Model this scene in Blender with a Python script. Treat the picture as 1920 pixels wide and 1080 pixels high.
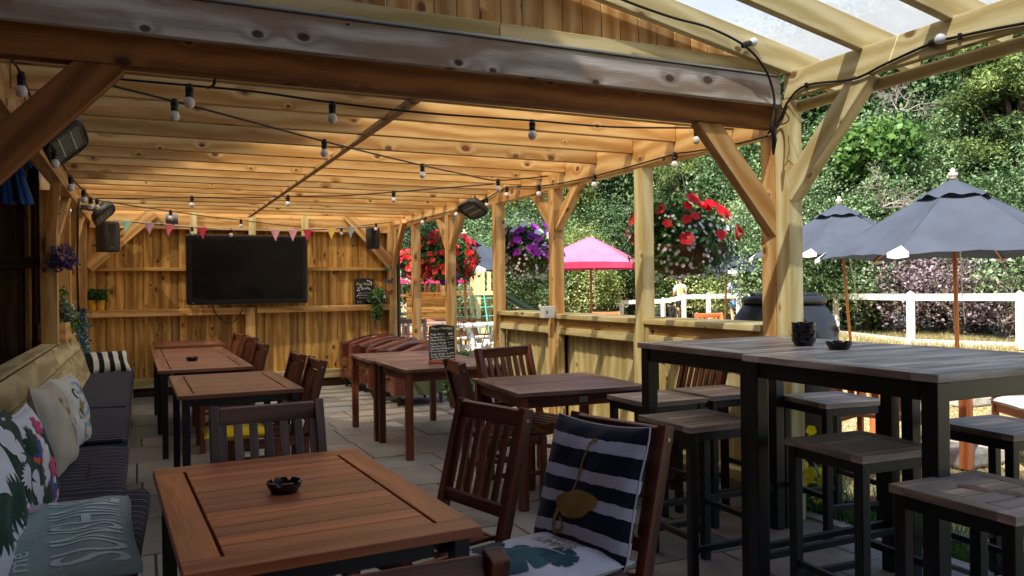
import bpy, math, random
import numpy as np
from mathutils import Vector, Matrix, Euler
from mathutils.geometry import delaunay_2d_cdt
PI=math.pi
for o in list(bpy.data.objects): bpy.data.objects.remove(o)
scene=bpy.context.scene
# ---------------------------------------------------------------- camera
EYE=Vector((0,0,1.4)); YAW=math.radians(25.05); PITCH=math.radians(-.05); ROLL=math.radians(-.70); FPX=1486.
FW=Vector((math.sin(YAW)*math.cos(PITCH),math.cos(YAW)*math.cos(PITCH),math.sin(PITCH)))
R0=Vector((math.cos(YAW),-math.sin(YAW),0)); U0=R0.cross(FW)
RT=R0*math.cos(ROLL)+U0*math.sin(ROLL); UP=-R0*math.sin(ROLL)+U0*math.cos(ROLL)
cd=bpy.data.cameras.new('camera'); cam=bpy.data.objects.new('camera',cd); scene.collection.objects.link(cam)
cam.matrix_world=Matrix(((RT.x,UP.x,-FW.x,EYE.x),(RT.y,UP.y,-FW.y,EYE.y),(RT.z,UP.z,-FW.z,EYE.z),(0,0,0,1)))
cd.sensor_width=36; cd.lens=36*FPX/1920; cd.clip_start=.05; cd.clip_end=600
scene.camera=cam
# ---------------------------------------------------------------- light
SUN_EL=50.; SX,SY=.56,.315                       # the sun travels towards +X +Y
w=bpy.data.worlds.new('World'); scene.world=w; w.use_nodes=True
nt=w.node_tree; bg=nt.nodes['Background']; sky=nt.nodes.new('ShaderNodeTexSky'); sky.sky_type='NISHITA'; sky.sun_disc=False
sky.sun_elevation=math.radians(SUN_EL); sky.sun_rotation=math.atan2(-SX,-SY); sky.air_density=1.0; sky.dust_density=1.5; sky.ozone_density=1.0
nt.links.new(sky.outputs[0],bg.inputs[0]); bg.inputs[1].default_value=.13
sl=bpy.data.lights.new('sun','SUN'); sl.energy=5.0; sl.angle=math.radians(.5); sl.color=(1,.95,.86)
so=bpy.data.objects.new('sun',sl); scene.collection.objects.link(so)
so.rotation_euler=Vector((SX,SY,-math.sin(math.radians(SUN_EL)))).to_track_quat('-Z','Y').to_euler(); so.location=(-8,-6,14)
vs=scene.view_settings; scene.display_settings.display_device='sRGB'; vs.view_transform='Standard'; vs.look='None'; vs.exposure=1.22; vs.gamma=1
scene.render.engine='CYCLES'
scene.cycles.max_bounces=10; scene.cycles.diffuse_bounces=5; scene.cycles.transparent_max_bounces=12; scene.cycles.transmission_bounces=6; scene.cycles.use_denoising=True
scene.cycles.sample_clamp_indirect=4
# ---------------------------------------------------------------- helpers
C=scene.collection
def at(px,py,X=None,Y=None,Z=None):
    "the point of the world behind a pixel of the 1920 px photograph, on the plane given"
    d=RT*((px-960)/FPX)-UP*((py-540)/FPX)+FW
    t=(Z-EYE.z)/d.z if Z is not None else (X/d.x if X is not None else Y/d.y)
    return EYE+d*t
def atz(px,z,Z=0):
    "ground position at camera depth z under pixel column px"
    p=EYE+(R0*((px-960)/FPX)+FW)*z
    return Vector((p.x,p.y,Z))
def lin(h,m=1):
    h=h.lstrip('#'); c=[int(h[i:i+2],16)/255 for i in (0,2,4)]
    return tuple((x/12.92 if x<=.04045 else ((x+.055)/1.055)**2.4)*m for x in c)+(1,)
rnd=random.Random(5)
def tag(o,label=None,cat=None,group=None,kind=None):
    if label:o['label']=label
    if cat:o['category']=cat
    if group:o['group']=group
    if kind:o['kind']=kind
    return o
def thing(name,label,cat,loc=(0,0,0),rz=0,group=None):
    o=bpy.data.objects.new(name,None); C.objects.link(o); o.location=loc; o.rotation_euler=(0,0,rz); o.empty_display_size=.1
    return tag(o,label,cat,group)
def copy_tree(o,parent=None):
    c=o.copy(); C.objects.link(c); c.parent=parent
    for ch in [x for x in bpy.data.objects if x.parent==o]: copy_tree(ch,c)
    return c
def linkmesh(name,me,mat,parent=None,bevel=0,smooth=False):
    o=bpy.data.objects.new(name,me); C.objects.link(o); o.parent=parent
    if mat is not None:
        for m in (mat if isinstance(mat,(list,tuple)) else [mat]): me.materials.append(m)
    if smooth: me.shade_smooth()
    if bevel:
        b=o.modifiers.new('bevel','BEVEL'); b.width=bevel; b.segments=2; b.limit_method='ANGLE'; b.angle_limit=.7; b.harden_normals=False
    return o
class MB:
    "collects boxes, bars, tubes, lathes and sheets; build() links them as ONE mesh object"
    def __init__(s,tv=.5): s.v=[];s.f=[];s.uv=[];s.t=[];s.mi=[];s.m=0;s.tv=tv
    def face(s,idx,uvs,t): s.f.append(idx);s.uv.append(uvs);s.t.append(t);s.mi.append(s.m)
    def box(s,x0,x1,y0,y1,z0,z1,ax=None,t=None):
        c=Vector(((x0+x1)/2,(y0+y1)/2,(z0+z1)/2)); h=(abs(x1-x0)/2,abs(y1-y0)/2,abs(z1-z0)/2)
        return s.obox(c,(Vector((1,0,0)),Vector((0,1,0)),Vector((0,0,1))),h,ax,t)
    def obox(s,c,A,h,ax=None,t=None):
        if ax is None: ax=max(range(3),key=lambda i:h[i])
        t=rnd.random() if t is None else t
        off=(rnd.uniform(0,60),rnd.uniform(0,60)); b=len(s.v); c=Vector(c)
        for sz in(-1,1):
            for sy in(-1,1):
                for sx in(-1,1): s.v.append(tuple(c+A[0]*(sx*h[0])+A[1]*(sy*h[1])+A[2]*(sz*h[2])))
        F=[((0,2,3,1),2),((4,5,7,6),2),((0,1,5,4),1),((2,6,7,3),1),((0,4,6,2),0),((1,3,7,5),0)]
        for q,n in F:
            uv=[]
            others=[i for i in range(3) if i!=n]
            for k in q:
                l=(h[0]*(1 if k&1 else -1),h[1]*(1 if k&2 else -1),h[2]*(1 if k&4 else -1))
                if n==ax: u=l[others[0]]*.15+off[0]; v=l[others[1]]+off[1]
                else:
                    o2=[i for i in others if i!=ax][0]; u=l[ax]+off[0]; v=l[o2]+off[1]+(n*.37)
                uv.append((u,v))
            s.face(tuple(b+k for k in q),uv,t)
        return s
    def bar(s,p0,p1,w,h,up=(0,0,1),t=None):
        p0=Vector(p0);p1=Vector(p1);d=p1-p0;L=d.length;d.normalize();up=Vector(up)
        a=d.cross(up); a.normalize(); b=a.cross(d)
        return s.obox((p0+p1)/2,(d,a,b),(L/2,w/2,h/2),0,t)
    def tube(s,pts,r,n=6,cap=True,t=None):
        pts=[Vector(p) for p in pts]; t=rnd.random() if t is None else t; b=len(s.v); N=len(pts); prev=None; L=0
        rr=r if isinstance(r,(list,tuple)) else [r]*N
        for i,p in enumerate(pts):
            d=(pts[min(i+1,N-1)]-pts[max(i-1,0)]).normalized()
            if prev is None:
                a=d.cross(Vector((0,0,1)))
                if a.length<.01:a=d.cross(Vector((1,0,0)))
            else: a=prev-d*prev.dot(d)
            a.normalize();prev=a;c=d.cross(a)
            for k in range(n): s.v.append(tuple(p+(a*math.cos(2*PI*k/n)+c*math.sin(2*PI*k/n))*rr[i]))
        for i in range(N-1):
            L2=L+(pts[i+1]-pts[i]).length
            for k in range(n):
                k2=(k+1)%n
                s.face((b+i*n+k,b+i*n+k2,b+(i+1)*n+k2,b+(i+1)*n+k),[(L,k/n*.1),(L,(k+1)/n*.1),(L2,(k+1)/n*.1),(L2,k/n*.1)],t)
            L=L2
        if cap:
            s.face(tuple(b+k for k in range(n))[::-1],[(0,0)]*n,t); s.face(tuple(b+(N-1)*n+k for k in range(n)),[(0,0)]*n,t)
        return s
    def lathe(s,prof,n=24,c=(0,0,0),t=None,f=None,M=None):
        "prof: (r,z) from bottom to top"
        c=Vector(c);t=rnd.random() if t is None else t;b=len(s.v)
        for j,(r,z) in enumerate(prof):
            for k in range(n):
                a=2*PI*k/n; q=r*(f(a,j) if f else 1)
                p=Vector((q*math.cos(a),q*math.sin(a),z))
                if M is not None: p=M@p
                s.v.append(tuple(p+c))
        for j in range(len(prof)-1):
            for k in range(n):
                k2=(k+1)%n
                s.face((b+j*n+k,b+j*n+k2,b+(j+1)*n+k2,b+(j+1)*n+k),[(k/n,prof[j][1]),((k+1)/n,prof[j][1]),((k+1)/n,prof[j+1][1]),(k/n,prof[j+1][1])],t)
        if prof[0][0]>1e-4: s.face(tuple(b+k for k in range(n))[::-1],[(0,0)]*n,t)
        if prof[-1][0]>1e-4: s.face(tuple(b+(len(prof)-1)*n+k for k in range(n)),[(0,0)]*n,t)
        return s
    def poly(s,pts,t=None,uv=None):
        b=len(s.v); s.v+= [tuple(p) for p in pts]; s.face(tuple(range(b,b+len(pts))),uv or [(p[0],p[1]) for p in pts],rnd.random() if t is None else t); return s
    def grid(s,fn,nu,nv,t=None,uvs=None):
        b=len(s.v);t=rnd.random() if t is None else t
        for j in range(nv+1):
            for i in range(nu+1): s.v.append(tuple(fn(i/nu,j/nv)))
        g=uvs or (lambda u,v:(u,v))
        for j in range(nv):
            for i in range(nu):
                q=(b+j*(nu+1)+i,b+j*(nu+1)+i+1,b+(j+1)*(nu+1)+i+1,b+(j+1)*(nu+1)+i)
                s.face(q,[g(i/nu,j/nv),g((i+1)/nu,j/nv),g((i+1)/nu,(j+1)/nv),g(i/nu,(j+1)/nv)],t)
        return s
    def ball(s,c,r,n=10,m=7,t=None,sc=(1,1,1)):
        b=len(s.v);t=rnd.random() if t is None else t
        prof=[(math.sin(PI*j/m)*r,-math.cos(PI*j/m)*r) for j in range(m+1)]; prof[0]=(1e-5,-r);prof[-1]=(1e-5,r)
        return s.lathe(prof,n,c,t,M=Matrix.Diagonal(Vector(sc)))
    def build(s,name,mat,parent=None,world=False,bevel=0,smooth=False,weld=False):
        v=np.array(s.v,dtype=float)
        if world and parent is not None: v=v-np.array(parent.location)
        me=bpy.data.meshes.new(name); me.from_pydata(v.tolist(),[],s.f)
        uv=me.uv_layers.new(name='UVMap'); flat=np.array([c for f in s.uv for q in f for c in q],dtype=np.float32); uv.data.foreach_set('uv',flat)
        a=me.attributes.new('tint','FLOAT','FACE'); a.data.foreach_set('value',np.array(s.t,dtype=np.float32))
        if any(s.mi): me.polygons.foreach_set('material_index',np.array(s.mi,dtype=np.int32))
        me.update()
        return linkmesh(name,me,mat,parent,bevel,smooth)
def quads(name,P,T,mat,parent=None,k=4,smooth=False):
    "P: n x k x 3 array of k-gons, T: n tints -> one mesh, fast"
    n=len(P); me=bpy.data.meshes.new(name); me.vertices.add(n*k); me.vertices.foreach_set('co',P.reshape(-1).astype(np.float32))
    me.loops.add(n*k); me.loops.foreach_set('vertex_index',np.arange(n*k,dtype=np.int32))
    me.polygons.add(n); me.polygons.foreach_set('loop_start',np.arange(0,n*k,k,dtype=np.int32)); 
    a=me.attributes.new('tint','FLOAT','FACE'); a.data.foreach_set('value',np.asarray(T,dtype=np.float32)); me.update(calc_edges=True)
    return linkmesh(name,me,mat,parent,0,smooth)
def leaves(rng,c,nrm,size,aspect=.55,flop=.9,fold=0):
    "diamond leaves at points c with general direction nrm"
    n=len(c); d=nrm+rng.normal(0,flop,(n,3)); d/=np.linalg.norm(d,axis=1)[:,None]+1e-9
    a=np.cross(d,rng.normal(0,1,(n,3))); a/=np.linalg.norm(a,axis=1)[:,None]+1e-9; b=np.cross(d,a)
    s=(size*rng.uniform(.45,1.5,n))[:,None]
    return np.stack([c-a*s*.5,c+b*s*aspect*.5+a*s*.05,c+a*s*.5,c-b*s*aspect*.5+a*s*.05],1)
# ---------------------------------------------------------------- materials
def newmat(name):
    m=bpy.data.materials.new(name); m.use_nodes=True; nt=m.node_tree; return m,nt,nt.nodes['Principled BSDF']
class N:
    def __init__(s,nt): s.nt=nt
    def n(s,t,ins=None,**kw):
        x=s.nt.nodes.new(t)
        for k,v in kw.items(): setattr(x,k,v)
        for k,v in (ins or {}).items(): s.set(x.inputs[k],v)
        return x
    def set(s,i,v):
        if hasattr(v,'bl_idname') and hasattr(v,'outputs'): s.nt.links.new(v.outputs[0],i)
        elif hasattr(v,'is_output'): s.nt.links.new(v,i)
        else: i.default_value=v
    def math(s,op,a,b=0,c=0): return s.n('ShaderNodeMath',{0:a,1:b,2:c},operation=op).outputs[0]
    def mix(s,f,a,b,blend='MIX'):
        x=s.n('ShaderNodeMix',data_type='RGBA',blend_type=blend); s.set(x.inputs[0],f); s.set(x.inputs[6],a); s.set(x.inputs[7],b); return x.outputs[2]
    def ramp(s,f,stops):
        x=s.n('ShaderNodeValToRGB',{0:f}); e=x.color_ramp.elements
        while len(e)<len(stops): e.new(.5)
        for q,(p,c) in zip(e,stops): q.position=p; q.color=c if len(c)==4 else tuple(c)+(1,)
        return x.outputs[0]
    def rng(s,f,a,b,c=0,d=1): return s.n('ShaderNodeMapRange',{0:f,1:a,2:b,3:c,4:d}).outputs[0]
def g(v): return (v,v,v,1)
def wood(name,c1,c2,knot=None,rough=.65,tintamp=.35,grain=1.,weather=None,kd=.45,bump=.25,spec=.35):
    m,nt,p=newmat(name); q=N(nt)
    uv=q.n('ShaderNodeUVMap'); sp=q.n('ShaderNodeSeparateXYZ',{0:uv})
    u,v=sp.outputs[0],sp.outputs[1]
    tint=q.n('ShaderNodeAttribute',attribute_name='tint').outputs['Fac']
    kv=q.n('ShaderNodeCombineXYZ',{0:q.math('MULTIPLY',u,3.1),1:q.math('MULTIPLY',v,4.6)})
    vo=q.n('ShaderNodeTexVoronoi',{'Vector':kv,'Scale':1.,'Randomness':.95},voronoi_dimensions='2D')
    sel=q.n('ShaderNodeSeparateColor',{0:vo.outputs['Color']})
    kn=q.math('GREATER_THAN',sel.outputs[0],1-kd)
    kd_=q.math('DIVIDE',vo.outputs['Distance'],q.math('MULTIPLY_ADD',sel.outputs[1],1.3,.35))
    kr=q.math('MULTIPLY',q.rng(kd_,.03,.26,1,0),kn)      # soft influence
    kr=q.math('POWER',kr,2.)
    wob=q.n('ShaderNodeTexNoise',{'Vector':q.n('ShaderNodeCombineXYZ',{0:q.math('MULTIPLY',u,1.3),1:q.math('MULTIPLY',v,4)}),'Scale':1.,'Detail':2.},noise_dimensions='2D').outputs[0]
    vv=q.math('ADD',q.math('MULTIPLY',v,55*grain),q.math('ADD',q.math('MULTIPLY',wob,9.),q.math('MULTIPLY',kr,6.)))
    ring=q.math('MULTIPLY_ADD',q.math('SINE',vv),.5,.5)
    fine=q.n('ShaderNodeTexNoise',{'Vector':q.n('ShaderNodeCombineXYZ',{0:q.math('MULTIPLY',u,5.),1:q.math('MULTIPLY',v,240.*grain)}),'Scale':1.,'Detail':3.},noise_dimensions='2D').outputs[0]
    big=q.n('ShaderNodeTexNoise',{'Vector':q.n('ShaderNodeCombineXYZ',{0:q.math('MULTIPLY',u,1.7),1:q.math('MULTIPLY',v,9)}),'Scale':1.,'Detail':3.},noise_dimensions='2D').outputs[0]
    f=q.math('ADD',q.math('MULTIPLY',ring,.35),q.math('ADD',q.math('MULTIPLY',fine,.45),q.math('MULTIPLY',big,.35)))
    col=q.mix(q.rng(f,.38,.76),c1,c2)
    if weather: col=q.mix(q.rng(big,.42,.62,0,.8),col,weather)
    col=q.mix(1.,col,q.ramp(tint,[(0,g(1-tintamp)),(1,g(1+tintamp*.6))]),'MULTIPLY')
    if knot:
        core=q.math('MULTIPLY',q.rng(q.math('ADD',kd_,q.math('MULTIPLY_ADD',fine,.03,-.015)),.05,.075,1,0),kn)
        col=q.mix(q.math('MULTIPLY',core,.85),col,knot); col=q.mix(q.math('MULTIPLY',kr,.2),col,knot)
    q.set(p.inputs['Base Color'],col); q.set(p.inputs['Roughness'],q.rng(fine,.2,.8,rough-.08,rough+.12)); p.inputs['Specular IOR Level'].default_value=spec
    b=q.n('ShaderNodeBump',{'Height':q.math('ADD',q.math('MULTIPLY',fine,1.),q.math('MULTIPLY',ring,.4)),'Strength':bump,'Distance':.004}); q.set(p.inputs['Normal'],b)
    return m
def plain(name,col,rough=.5,metal=0,bump=0,bscale=60,var=0,vscale=6,spec=.5,emit=0,coat=0):
    m,nt,p=newmat(name); q=N(nt); tc=q.n('ShaderNodeTexCoord')
    c=col
    if var:
        no=q.n('ShaderNodeTexNoise',{'Vector':tc.outputs['Object'],'Scale':vscale,'Detail':5.}).outputs[0]
        c=q.mix(1.,col,q.ramp(no,[(.3,g(1-var)),(.7,g(1+var*.6))]),'MULTIPLY')
        q.set(p.inputs['Roughness'],q.rng(no,.3,.7,max(.02,rough-.1),min(1,rough+.1)))
    else: p.inputs['Roughness'].default_value=rough
    q.set(p.inputs['Base Color'],c); p.inputs['Metallic'].default_value=metal; p.inputs['Specular IOR Level'].default_value=spec
    if bump:
        no=q.n('ShaderNodeTexNoise',{'Vector':tc.outputs['Object'],'Scale':bscale,'Detail':4.}).outputs[0]
        q.set(p.inputs['Normal'],q.n('ShaderNodeBump',{'Height':no,'Strength':bump,'Distance':.01}))
    if emit: p.inputs['Emission Color'].default_value=col; p.inputs['Emission Strength'].default_value=emit
    if coat: p.inputs['Coat Weight'].default_value=coat
    return m
def leafmat(name,cols,transl=.35,rough=.5,spec=.3):
    m,nt,p=newmat(name); q=N(nt); t=q.n('ShaderNodeAttribute',attribute_name='tint').outputs['Fac']
    c=q.ramp(t,[(i/(len(cols)-1),x) for i,x in enumerate(cols)])
    q.set(p.inputs['Base Color'],c); p.inputs['Roughness'].default_value=rough; p.inputs['Specular IOR Level'].default_value=spec
    tr=q.n('ShaderNodeBsdfTranslucent',{0:c}); mx=q.n('ShaderNodeMixShader',{0:transl,1:p,2:tr}); q.set(nt.nodes['Material Output'].inputs[0],mx)
    return m
M={}
M['pine']=wood('golden_pine',lin('dfb67a'),lin('b98546'),lin('5a2c12'),.6,.3,kd=.58,bump=.4)
M['fence']=wood('fence_pine',lin('cfa25a'),lin('a17434'),lin('42260e'),.7,.5,kd=.5)
M['green_pine']=wood('fresh_treated_pine',lin('dccd9c'),lin('bca66c'),lin('7a5228'),.62,.2)
M['grey_wood']=wood('weathered_grey_beam',lin('cfcac6'),lin('9c948e'),lin('3a2519'),.8,.12,kd=.95,weather=lin('9a8674'),bump=.5,spec=.08)
M['brown_beam']=wood('brown_beam',lin('96602c'),lin('6e3f16'),lin('331a0a'),.7,.15)
M['bench_wood']=wood('pale_bench_boards',lin('bcab84'),lin('9a8860'),lin('5b4526'),.75,.22,kd=.25,grain=.7)
M['dark_fence']=wood('dark_stained_boards',lin('5a3c22'),lin('3a2412'),lin('1c1009'),.75,.3)
M['teak']=wood('oiled_teak',lin('cc7240'),lin('9c4c26'),None,.36,.28,kd=0,bump=.2,spec=.5,weather=lin('b06a44'))
M['teak2']=wood('brown_teak',lin('9a6244'),lin('6f3f2a'),None,.42,.2,kd=0,bump=.15,spec=.5)
M['darktop']=wood('dark_slatted_wood',lin('7a5044'),lin('50342a'),None,.36,.3,kd=0,bump=.2,spec=.6,weather=lin('8e7668'))
M['mahog']=wood('mahogany',lin('7c4129'),lin('4c2416'),None,.42,.3,kd=0,bump=.15,spec=.5)
M['greychair']=wood('faded_brown_chair',lin('8a6c60'),lin('5c463e'),None,.55,.3,kd=0,bump=.15)
M['grey_top']=wood('silvered_hardwood',lin('e2d4c8'),lin('a29082'),None,.3,.35,kd=0,bump=.4,spec=.6,weather=lin('8a6f60'))
M['stool_top']=wood('weathered_stool_wood',lin('ceb4a0'),lin('9c826e'),None,.42,.3,kd=0,bump=.3,weather=lin('94887f'))
M['orange_wood']=wood('orange_hardwood',lin('c97a4a'),lin('a4552c'),None,.5,.25,kd=0)
M['white_paint']=plain('white_painted_wood',lin('dedbd4'),.55,var=.12,vscale=9,bump=.1)
M['black']=plain('black_powder_coat',lin('17171a'),.38,bump=.05,bscale=300,spec=.5)
M['blackpl']=plain('black_plastic',lin('101012'),.3,spec=.5)
M['rubber']=plain('black_cable',lin('0c0c0d'),.5)
M['bulb']=plain('white_bulb',lin('e6e4ea'),.25,spec=.5)
M['steel']=plain('steel',lin('a8a8aa'),.3,metal=1)
M['screen']=plain('screen',lin('0d0b0b'),.22,spec=.35,var=.2,vscale=3)
M['grey_metal']=plain('grey_metal',lin('6d7075'),.45,metal=.5)
M['white_pl']=plain('white_plastic',lin('d6d6d2'),.4)
M['charcoal']=plain('charcoal_plastic',lin('2a2a2c'),.45,bump=.2,bscale=400)
# ================================================================ SETTING
def mat_ground():
    m,nt,p=newmat('dry_lawn'); q=N(nt); tc=q.n('ShaderNodeTexCoord').outputs['Object']
    a=q.n('ShaderNodeTexNoise',{'Vector':tc,'Scale':.35,'Detail':6.}).outputs[0]
    b=q.n('ShaderNodeTexNoise',{'Vector':tc,'Scale':9.,'Detail':6.,'Roughness':.7}).outputs[0]
    c=q.n('ShaderNodeTexNoise',{'Vector':tc,'Scale':70.,'Detail':3.}).outputs[0]
    col=q.mix(q.rng(b,.35,.65),lin('9c8c66'),lin('c0b28c')); col=q.mix(q.rng(q.math('ADD',q.math('MULTIPLY',a,.7),q.math('MULTIPLY',b,.4)),.62,.74),col,lin('7d8548'))
    col=q.mix(1.,col,q.ramp(c,[(.3,g(.72)),(.7,g(1.15))]),'MULTIPLY')
    q.set(p.inputs['Base Color'],col); p.inputs['Roughness'].default_value=.95; p.inputs['Specular IOR Level'].default_value=.1
    q.set(p.inputs['Normal'],q.n('ShaderNodeBump',{'Height':c,'Strength':.6,'Distance':.02})); return m
M['ground']=mat_ground()
gm=MB(); gm.poly([(-400,-300,-.03),(500,-300,-.03),(500,500,-.03),(-400,500,-.03)])
tag(gm.build('ground',M['ground']),kind='structure')
def mat_flag():
    m,nt,p=newmat('sandstone_flags'); q=N(nt); tc=q.n('ShaderNodeTexCoord').outputs['Object']; t=q.n('ShaderNodeAttribute',attribute_name='tint').outputs['Fac']
    base=q.ramp(t,[(0,lin('77726e')),(.3,lin('8c8680')),(.55,lin('9c968e')),(.75,lin('96857a')),(1,lin('83868a'))])
    a=q.n('ShaderNodeTexNoise',{'Vector':tc,'Scale':3.,'Detail':7.,'Roughness':.65,'Distortion':.6}).outputs[0]
    b=q.n('ShaderNodeTexNoise',{'Vector':tc,'Scale':45.,'Detail':4.}).outputs[0]
    col=q.mix(1.,base,q.ramp(a,[(.25,g(.5)),(.5,g(.9)),(.75,g(1.15))]),'MULTIPLY'); col=q.mix(1.,col,q.ramp(b,[(.3,g(.85)),(.7,g(1.1))]),'MULTIPLY')
    q.set(p.inputs['Base Color'],col); q.set(p.inputs['Roughness'],q.rng(a,.3,.7,.5,.8)); p.inputs['Specular IOR Level'].default_value=.35
    q.set(p.inputs['Normal'],q.n('ShaderNodeBump',{'Height':q.math('ADD',a,q.math('MULTIPLY',b,.3)),'Strength':.35,'Distance':.015})); return m
M['flag']=mat_flag(); M['mortar']=plain('dark_joint',lin('39352f'),.95,bump=.5)
bed=MB(); bed.box(-6,3.58,-6,3.6,-.06,-.006); bed.box(-6,3.82,3.6,11.75,-.06,-.006); bed.box(3.82,5.2,8.0,16,-.06,-.006); tag(bed.build('paving_bed',M['mortar']),kind='structure')
pv=MB(); r2=random.Random(3); y=-2.
while y<11.7:
    h=r2.choice([.44,.59,.59,.75,.44]); x=-4.-r2.random()*.5
    XM=3.57 if y<3.3 else 3.8
    while x<XM:
        L=r2.choice([.44,.59,.75,.59,.89]); x1=min(x+L,XM)
        if x1-x>.08:
            dz=r2.uniform(-.002,.002); j=[r2.uniform(-.004,.004) for _ in range(4)]
            if L>=.59 and h>.5 and r2.random()<.25:
                pv.box(x+.006,x1-.006,y+.006,y+h/2-.006,-.05,dz,ax=0); pv.box(x+.006,x1-.006,y+h/2+.006,y+h-.006,-.05,dz+.001,ax=0)
            else: pv.box(x+.006+j[0]*.5,x1-.006+j[1]*.5,y+.006+j[2]*.5,y+h-.006+j[3]*.5,-.05,dz,ax=0)
        x=x1
    y+=h
y=8.1
while y<15.8:
    x=3.84
    while x<5.1:
        L=r2.choice([.44,.59]); pv.box(x+.006,min(x+L,5.18)-.006,y+.006,y+.584,-.05,r2.uniform(-.002,.001),ax=0); x+=L
    y+=.6
tag(pv.build('paving',M['flag'],bevel=.004),kind='structure')
kb=MB(); y=-1.
while y<3.4: L=r2.uniform(.3,.5); kb.box(3.585,3.67,y+.005,y+L-.01,-.05,.012+r2.uniform(0,.01)); y+=L
M['kerb']=plain('pale_kerb_stone',lin('a9a49a'),.85,bump=.4,var=.3,vscale=12)
tag(kb.build('kerb',M['kerb'],bevel=.006),kind='structure')
# ================================================================ SHELTER (one timber structure with its half-height counters)
S=thing('timber_shelter','open sided golden pine shelter with close set rafters, boarded back wall and half height counters','shelter',(1.4,7.6,0))
def part(name,mb,mat,parent=S,bevel=.004): return mb.build(name,M[mat],parent,True,bevel)
def subpart(name,mb,mat,par,bevel=.003):
    o=mb.build(name,M[mat],None,False,bevel); 
    w=par.matrix_world.translation if False else (par.location if par.parent is None else par.parent.location+par.location)
    o.data.transform(Matrix.Translation(-Vector(w))); o.parent=par; return o
PX0,PX1=3.45,3.557
for n,ya in enumerate((10.62,9.25,7.77,6.46,5.033)):
    part('post',MB().box(PX0,PX1,ya,ya+.107,0,2.302,t=.35+.1*n),'pine' if n<4 else 'green_pine')
pg=part('post',MB().box(3.452,3.57,3.642,3.76,0,2.302,t=.5),'pine')
part('corner_post',MB().box(3.35,3.47,11.5,11.615,0,2.42,t=.3),'pine')
part('side_beam',MB().box(3.45,3.55,3.765,11.75,2.30,2.57,t=.7),'pine')
part('side_beam',MB().box(-.68,-.58,3.72,11.75,2.30,2.56,t=.2),'pine')
ys=[4.10,4.60,5.14,5.68,6.22,6.68,7.13,7.56]+[7.56+.43*k for k in range(1,9)]
for i,yy in enumerate(ys):
    part('rafter',MB().box(-.576,3.447,yy,yy+.047,2.42+rnd.uniform(-.004,.004),2.57),'pine')
part('centre_noggin_line',MB().box(1.33,1.377,3.80,11.4,2.405,2.44,t=.15),'pine')
part('front_beam',MB().box(-1.3,3.446,3.612,3.70,2.33,2.50,t=.35),'brown_beam')
part('front_fascia',MB().box(-1.3,3.43,3.56,3.609,2.455,2.618,t=.6),'grey_wood')
part('flashing_strip',MB().box(-1.3,3.42,3.548,3.60,2.62,2.634),'steel')
rl=MB(); rl.box(-1.3,1.62,3.575,3.615,2.637,2.712,t=.3); rl.box(1.624,3.42,3.575,3.615,2.637,2.712,t=.8); part('gable_rail',rl,'green_pine')
gb=MB(); x=-1.3
def rake(x): return 2.877-.194*(x-2.172)
k=0
while x<3.3:
    W=.118; gb.box(x,x+W-.004,3.62,3.64+(.004 if k%2 else 0),2.66,rake(x)+.08,ax=2); x+=W; k+=1
part('gable_boards',gb,'pine')
def yb(x,p,q,w=.09,t=.075,up=(1,0,0),mat='pine',e=.05):
    p=Vector(p);q=Vector(q);d=(q-p).normalized(); return part('brace',MB().bar(p-d*e,q+d*e,w,t,up),mat)
yb(0,(3.50,6.50,1.93),(3.50,6.93,2.33)); yb(0,(3.50,6.50,1.93),(3.50,6.03,2.33))
yb(0,(3.50,9.36,1.93),(3.50,9.70,2.33)); yb(0,(3.50,9.24,1.93),(3.50,8.84,2.33))
yb(0,(3.42,11.5,1.75),(3.42,10.98,2.33))
part('brace',MB().bar((3.50,3.675,1.73),(2.93,3.675,2.37),.13,.075,(0,1,0),t=.4),'pine')
part('brace',MB().bar((-.80,3.665,1.62),(-.11,3.665,2.36),.15,.09,(0,1,0),t=.2),'brown_beam')
# left side posts
for ya,xa in ((8.0,-.80),(9.15,-.78),(10.1,-.77),(11.42,-.76)):
    part('post',MB().box(xa,xa+.13,ya,ya+.13,0,2.302,t=.15),'pine')
part('post',MB().box(-.80,-.68,3.55,3.67,0,2.33,t=.15),'brown_beam')
yb(0,(-.73,8.06,1.75),(-.63,8.62,2.33)); yb(0,(-.73,8.06,1.75),(-.63,7.5,2.33)); yb(0,(-.72,10.15,1.8),(-.63,10.6,2.33)); yb(0,(-.72,10.15,1.8),(-.63,9.7,2.33))
# back wall
bw=part('back_wall',MB().box(-.9,3.5,11.66,11.69,0,2.45,ax=2,t=.1),'fence')
bb=MB(); x=-.86; k=0
while x<3.44:
    W=rnd.uniform(.108,.122); b0=11.635
    bb.obox((x+W/2,b0+.004*(k%2),1.28),(Vector((math.cos(.13),math.sin(.13),0)),Vector((-math.sin(.13),math.cos(.13),0)),Vector((0,0,1))),(W/2+.004,.006,1.14),2,t=rnd.choice([.1,.3,.5,.6,.75,.9,.45])); x+=W-.002; k+=1
subpart('boards',bb,'fence',bw)
subpart('rail',MB().box(-.86,3.35,11.56,11.62,1.675,1.722,t=.5),'fence',bw)
sh=MB(); sh.box(-.7,1.29,11.50,11.615,1.075,1.165,t=.6); sh.box(1.45,3.35,11.50,11.615,1.085,1.17,t=.4); subpart('shelf_rail',sh,'pine',bw)
subpart('base_rail',MB().box(-.7,3.35,11.57,11.62,.12,.245,t=.75),'green_pine',bw)
subpart('gravel_board',MB().box(-.86,3.35,11.62,11.655,.0,.13,t=.2),'dark_fence',bw)
subpart('head_rail',MB().box(-.6,3.35,11.545,11.625,2.235,2.42,t=.6),'pine',bw)
subpart('upright',MB().box(1.30,1.43,11.50,11.61,0,1.165,t=.3),'pine',bw)
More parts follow.
